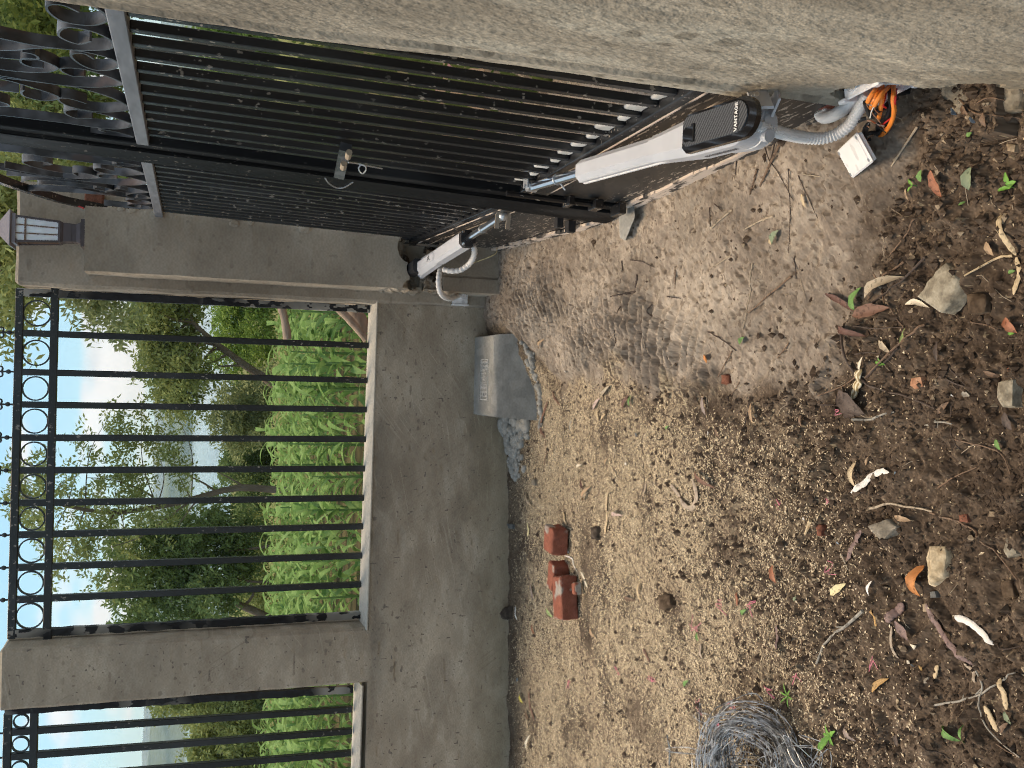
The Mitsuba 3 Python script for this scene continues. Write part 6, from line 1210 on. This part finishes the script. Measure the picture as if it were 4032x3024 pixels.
tree('sparse_tree', 'tall loose tree with thin foliage and a pale bare trunk behind the middle bars', 'tree', [((-0.91, 22.10, 3.14), 0.35), ((-1.25, 22.30, 2.89), 0.40), ((-1.78, 22.82, 3.68), 0.40), ((-2.08, 22.49, 4.54), 0.45), ((-2.59, 22.24, 4.79), 0.45), ((-3.24, 23.00, 4.79), 0.45), ((-3.34, 21.46, 4.14), 0.50), ((-3.56, 22.02, 3.47), 0.50), ((-2.31, 21.94, 2.99), 0.50), ((-2.01, 22.84, 2.53), 0.45), ((-1.50, 22.81, 2.23), 0.40), ((-1.22, 22.88, 2.02), 0.35), ((-1.74, 21.52, 1.82), 0.40), ((-2.82, 22.01, 2.73), 0.50), ((-3.03, 21.16, 2.24), 0.50), ((-2.98, 22.97, 3.83), 0.50), ((-2.23, 21.27, 3.95), 0.45), ((-2.22, 22.22, 4.98), 0.40), ((-2.95, 22.57, 5.02), 0.45), ((-4.15, 21.99, 3.40), 0.40), ((-4.21, 21.62, 4.00), 0.40), ((-4.73, 22.87, 3.16), 0.35), ((-0.69, 22.45, 2.50), 0.30), ((-0.58, 22.65, 2.08), 0.30), ((-0.86, 21.34, 1.74), 0.30), ((-2.05, 22.05, 3.31), 0.45), ((-3.12, 21.94, 3.12), 0.50), ((-1.56, 22.84, 2.70), 0.40), ((-2.55, 22.85, 5.22), 0.40), ((-2.73, 21.55, 4.35), 0.40), ((-3.72, 22.89, 2.87), 0.45), ((-2.28, 21.53, 1.71), 0.40)], 0.11, 800, 'leaf_olive', 12, ([(-2.53, 22.00, -0.68), (-2.51, 22.00, -0.23), (-2.46, 22.00, 0.32), (-2.51, 22.00, 0.75), (-2.67, 22.00, 1.28), (-2.83, 22.00, 1.96), (-2.97, 22.00, 2.98), (-2.85, 22.00, 3.73), (-2.62, 22.00, 4.61)], 0.085, 0.03), [[(-2.54, 22.00, 0.91), (-2.34, 22.00, 1.19), (-2.17, 22.00, 1.51), (-1.78, 22.00, 2.04)], [(-2.70, 22.00, 1.39), (-2.94, 22.00, 1.70), (-3.48, 22.00, 2.41), (-3.73, 22.00, 3.12)], [(-2.83, 22.00, 2.01), (-2.49, 22.00, 2.43), (-2.26, 22.00, 3.05), (-2.21, 22.00, 3.55)], [(-2.65, 22.00, 1.18), (-2.84, 22.00, 1.39), (-3.28, 22.00, 1.69)], [(-2.97, 22.00, 2.98), (-3.40, 22.00, 3.22), (-3.87, 22.00, 3.71)], [(-2.43, 22.00, 0.32), (-2.23, 22.00, 0.65), (-2.06, 22.00, 0.98)]], L=.42, droop=.8)
tree('acacia_tree', 'dark spreading tree with a forked trunk next to the fence pillar', 'tree', [((-4.25, 23.51, 2.46), 0.50), ((-3.94, 23.70, 1.97), 0.60), ((-4.90, 24.01, 1.96), 0.60), ((-3.58, 23.61, 1.70), 0.55), ((-4.50, 24.71, 1.33), 0.65), ((-3.93, 24.15, 0.82), 0.55), ((-4.66, 24.37, 0.50), 0.60), ((-4.91, 23.30, 1.11), 0.60), ((-5.11, 23.99, 2.46), 0.50), ((-4.33, 23.09, 2.87), 0.45), ((-5.58, 24.36, 2.01), 0.50), ((-3.83, 23.98, 3.21), 0.40), ((-3.81, 24.87, 0.20), 0.45), ((-5.76, 24.75, 1.42), 0.50), ((-5.36, 23.35, 0.70), 0.40), ((-5.74, 24.43, 2.69), 0.40), ((-5.38, 24.02, 3.17), 0.35), ((-3.45, 24.32, 1.01), 0.50), ((-4.17, 24.42, 0.33), 0.50)], 0.14, 1700, 'leaf_dark', 13, ([(-6.01, 24.00, -0.66), (-5.77, 24.00, -0.23), (-5.49, 24.00, 0.32), (-5.26, 24.00, 0.62), (-4.93, 24.00, 1.10)], 0.12, 0.05), [[(-4.13, 24.00, -0.43), (-4.18, 24.00, -0.01), (-4.22, 24.00, 0.53)], [(-5.00, 24.00, -0.51), (-4.98, 24.00, -0.03), (-4.84, 24.00, 0.51)], [(-5.60, 24.00, 0.14), (-5.23, 24.00, -0.09), (-4.79, 24.00, 0.22)]])
tree('acacia_tree', 'tree seen between the bars beyond the fence pillar', 'tree', [((-9.63, 30.10, 1.48), 0.50), ((-9.77, 29.41, 1.19), 0.60), ((-10.19, 30.27, 0.59), 0.70), ((-10.19, 29.06, 0.19), 0.70), ((-10.85, 30.70, 0.94), 0.60), ((-11.40, 30.32, 0.26), 0.70), ((-10.73, 29.41, -0.20), 0.60), ((-11.94, 31.03, 0.68), 0.60), ((-11.66, 29.64, -0.23), 0.70), ((-10.98, 29.24, 1.16), 0.45), ((-9.72, 29.37, -0.03), 0.50), ((-9.97, 31.02, 2.36), 0.35), ((-9.58, 29.46, 1.90), 0.40), ((-12.12, 30.03, 0.48), 0.60)], 0.17, 1200, 'leaf_olive', 14, ([(-11.04, 30.00, -1.22), (-10.91, 30.00, -0.68), (-10.77, 30.00, -0.08), (-10.64, 30.00, 0.51)], 0.1, 0.05), ())
tree('bush', 'bright green bush right behind the slanting trunk', 'bush', [((2.13, 28.35, 0.58), 0.60), ((1.74, 28.87, 0.27), 0.65), ((1.21, 28.28, -0.07), 0.60), ((1.24, 29.64, 0.58), 0.50), ((0.62, 28.95, 0.73), 0.40), ((0.49, 29.52, 0.21), 0.60), ((2.05, 29.74, -0.28), 0.55), ((0.64, 28.23, -0.29), 0.50), ((1.73, 28.93, 0.62), 0.50), ((2.46, 29.31, 0.05), 0.60), ((1.43, 29.46, -0.57), 0.50)], 0.13, 950, 'leaf_fresh', 21, None, (), group='bushes behind the crop')
tree('bush', 'olive bush just past the slanting trunk', 'bush', [((-0.56, 28.65, 0.58), 0.45), ((-0.81, 27.56, 0.27), 0.55), ((-1.28, 28.52, 0.00), 0.55), ((-1.38, 27.50, 0.46), 0.50), ((-0.81, 27.87, -0.23), 0.50), ((-1.51, 27.42, -0.22), 0.50), ((-1.12, 27.94, 0.79), 0.35), ((-0.09, 27.35, -0.39), 0.40), ((-1.68, 27.82, 0.23), 0.50)], 0.13, 620, 'leaf_grey', 22, None, (), group='bushes behind the crop')
tree('bush', 'darker green bush below the pale trunk', 'bush', [((-2.24, 30.63, -0.14), 0.55), ((-2.38, 29.49, 0.36), 0.50), ((-2.87, 30.63, -0.46), 0.55), ((-3.11, 30.67, 0.15), 0.50), ((-3.40, 29.73, -0.26), 0.50), ((-2.30, 30.42, -0.58), 0.50), ((-2.82, 30.14, 0.47), 0.35), ((-3.99, 30.76, -0.11), 0.50), ((-4.53, 30.56, -0.49), 0.45), ((-3.60, 29.46, -0.55), 0.40)], 0.13, 900, 'leaf_dark', 23, None, (), group='bushes behind the crop')
tree('bush', 'low olive bush under the dark spreading tree', 'bush', [((-4.77, 28.70, -0.38), 0.50), ((-5.52, 29.12, -0.28), 0.50), ((-6.16, 29.26, -0.52), 0.50), ((-6.24, 28.32, -0.11), 0.45), ((-6.74, 28.49, -0.56), 0.40), ((-4.42, 29.34, -0.41), 0.40)], 0.13, 450, 'leaf_olive', 24, None, (), group='bushes behind the crop')
tree('bush', 'far bush line beyond the fence pillar', 'bush', [((-11.86, 37.87, -0.75), 0.80), ((-12.80, 37.71, -0.86), 0.80), ((-14.00, 38.31, -0.97), 0.80), ((-15.02, 38.38, -1.04), 0.90), ((-15.65, 37.48, -1.05), 0.90), ((-11.58, 38.90, -0.80), 0.70)], 0.2, 800, 'leaf_dark', 25, None, (), group='bushes behind the crop')
tree('bush', 'dull bush beside the gate post seen between the first bars', 'bush', [((2.92, 30.85, -0.33), 0.60), ((3.26, 31.24, 0.04), 0.70), ((2.49, 31.27, -0.68), 0.50), ((3.09, 31.44, 0.57), 0.60), ((2.98, 31.47, 1.02), 0.50)], 0.14, 500, 'leaf_dark', 26, None, (), group='bushes behind the crop')
tree('feathery_tree', 'feathery branch hanging over the fence beside the gate post', 'tree', [((0.88, 10.89, 2.61), 0.22), ((0.77, 10.73, 2.44), 0.22), ((0.69, 11.08, 2.37), 0.16), ((0.98, 10.88, 2.71), 0.25), ((0.64, 10.91, 2.56), 0.10), ((0.89, 10.85, 2.99), 0.10)], 0.075, 230, 'leaf_grey', 31, ([(2.26, 11.00, 0.63), (1.99, 11.00, 1.71), (1.33, 11.00, 2.50), (1.05, 11.00, 2.70)], 0.1, 0.02), (), L=.3, droop=.9)
tree('feathery_tree', 'feathery tree crown behind the tall gate post top', 'tree', [((1.07, 8.88, 3.02), 0.35), ((0.96, 9.22, 3.04), 0.30), ((0.74, 8.82, 3.01), 0.30), ((1.04, 9.47, 3.24), 0.45), ((0.68, 9.24, 3.23), 0.40), ((1.24, 8.96, 3.06), 0.40), ((1.37, 8.71, 3.09), 0.50)], 0.07, 900, 'leaf_olive', 32, ([(2.17, 9.00, 0.81), (1.99, 9.00, 1.69), (1.69, 9.00, 2.51), (1.38, 9.00, 3.09)], 0.12, 0.04), (), L=.3, droop=.7)
tree('gate_tree', 'leafy tree filling the scrolls of the nearer gate leaf', 'tree', [((4.34, 16.00, 4.12), 0.80), ((3.85, 15.51, 3.87), 0.80), ((3.54, 15.70, 4.06), 0.90), ((3.25, 14.22, 3.45), 0.70), ((3.09, 15.56, 3.82), 0.80), ((2.94, 13.95, 3.16), 0.60), ((3.77, 15.14, 3.41), 0.60), ((3.22, 13.94, 3.04), 0.50), ((2.94, 15.13, 4.02), 0.80), ((3.42, 16.05, 3.09), 0.45), ((3.80, 14.20, 3.40), 0.40), ((3.94, 15.84, 4.22), 0.80), ((3.68, 14.34, 3.00), 0.30), ((4.26, 15.38, 3.28), 0.35)], 0.115, 1300, 'leaf_olive', 41, ([(3.66, 15.00, 0.69), (3.58, 15.00, 1.78), (3.58, 15.00, 2.82), (3.62, 15.00, 3.49)], 0.16, 0.06), ())
tree('gate_tree', 'dark thin-leaved tree next to the wall end above the gate', 'tree', [((4.45, 13.31, 3.79), 0.60), ((5.04, 14.62, 3.92), 0.60), ((4.63, 14.54, 4.15), 0.70), ((3.92, 13.13, 3.30), 0.35), ((4.13, 13.24, 3.17), 0.30), ((4.12, 13.99, 3.10), 0.30), ((4.16, 14.59, 3.39), 0.25), ((4.21, 13.57, 2.94), 0.25), ((3.83, 13.66, 3.54), 0.30), ((4.26, 14.40, 3.75), 0.30), ((4.35, 13.19, 2.85), 0.30), ((4.61, 14.58, 3.91), 0.35), ((4.41, 14.84, 2.83), 0.25), ((4.87, 14.53, 3.24), 0.20)], 0.11, 900, 'leaf_dark', 42, ([(4.71, 14.00, 0.78), (4.54, 14.00, 1.79), (4.37, 14.00, 2.76), (4.29, 14.00, 3.38)], 0.12, 0.04), ())
tree('gate_tree', 'tree showing between the scrolls of the far gate leaf', 'tree', [((3.22, 18.11, 4.42), 0.60), ((3.26, 17.52, 4.18), 0.50), ((3.73, 18.88, 3.98), 0.60), ((3.25, 19.07, 4.07), 0.50), ((3.43, 17.39, 3.40), 0.50), ((2.74, 17.31, 4.36), 0.70), ((3.85, 18.90, 3.23), 0.50), ((3.47, 18.01, 2.94), 0.40), ((3.35, 18.81, 3.54), 0.30)], 0.13, 700, 'leaf_fresh', 43, ([(3.65, 18.00, 0.50), (3.54, 18.00, 2.23), (3.42, 18.00, 3.46)], 0.13, 0.05), ())
tree('gate_bush', 'pale yellow-green shrub catching light beside the wall end', 'bush', [((3.46, 10.24, 3.01), 0.28), ((3.38, 10.01, 2.89), 0.22), ((3.37, 10.11, 2.84), 0.14), ((3.48, 10.10, 3.04), 0.25)], 0.1, 160, 'grass', 44, None, ())
tree('gate_bush', 'low green bushes across the road outside the gate', 'bush', [((5.32, 17.56, 1.00), 0.70), ((4.61, 16.99, 1.09), 0.60), ((4.16, 16.82, 0.92), 0.60), ((5.49, 16.49, 1.05), 0.70), ((5.94, 16.36, 1.14), 0.70), ((3.78, 17.45, 0.84), 0.60)], 0.13, 1500, 'leaf_fresh', 45, None, ())

# ---------------------------------------------------------------- the air over the lake
scene['haze_air'] = {'type': 'homogeneous', 'albedo': {'type': 'rgb', 'value': [.90, .95, .98]}, 'sigma_t': {'type': 'rgb', 'value': [.00012, .000145, .00018]}}
scene['haze'] = {'type': 'cube', 'to_world': T().translate([0, 3000, 153]).scale([7000, 4000, 168]), 'bsdf': {'type': 'null'}, 'interior': {'type': 'ref', 'id': 'haze_air'}}
scene['camera']['medium'] = {'type': 'ref', 'id': 'haze_air'}
labels['haze'] = {'label': 'thin haze over the field and the lake', 'category': 'haze', 'kind': 'stuff'}
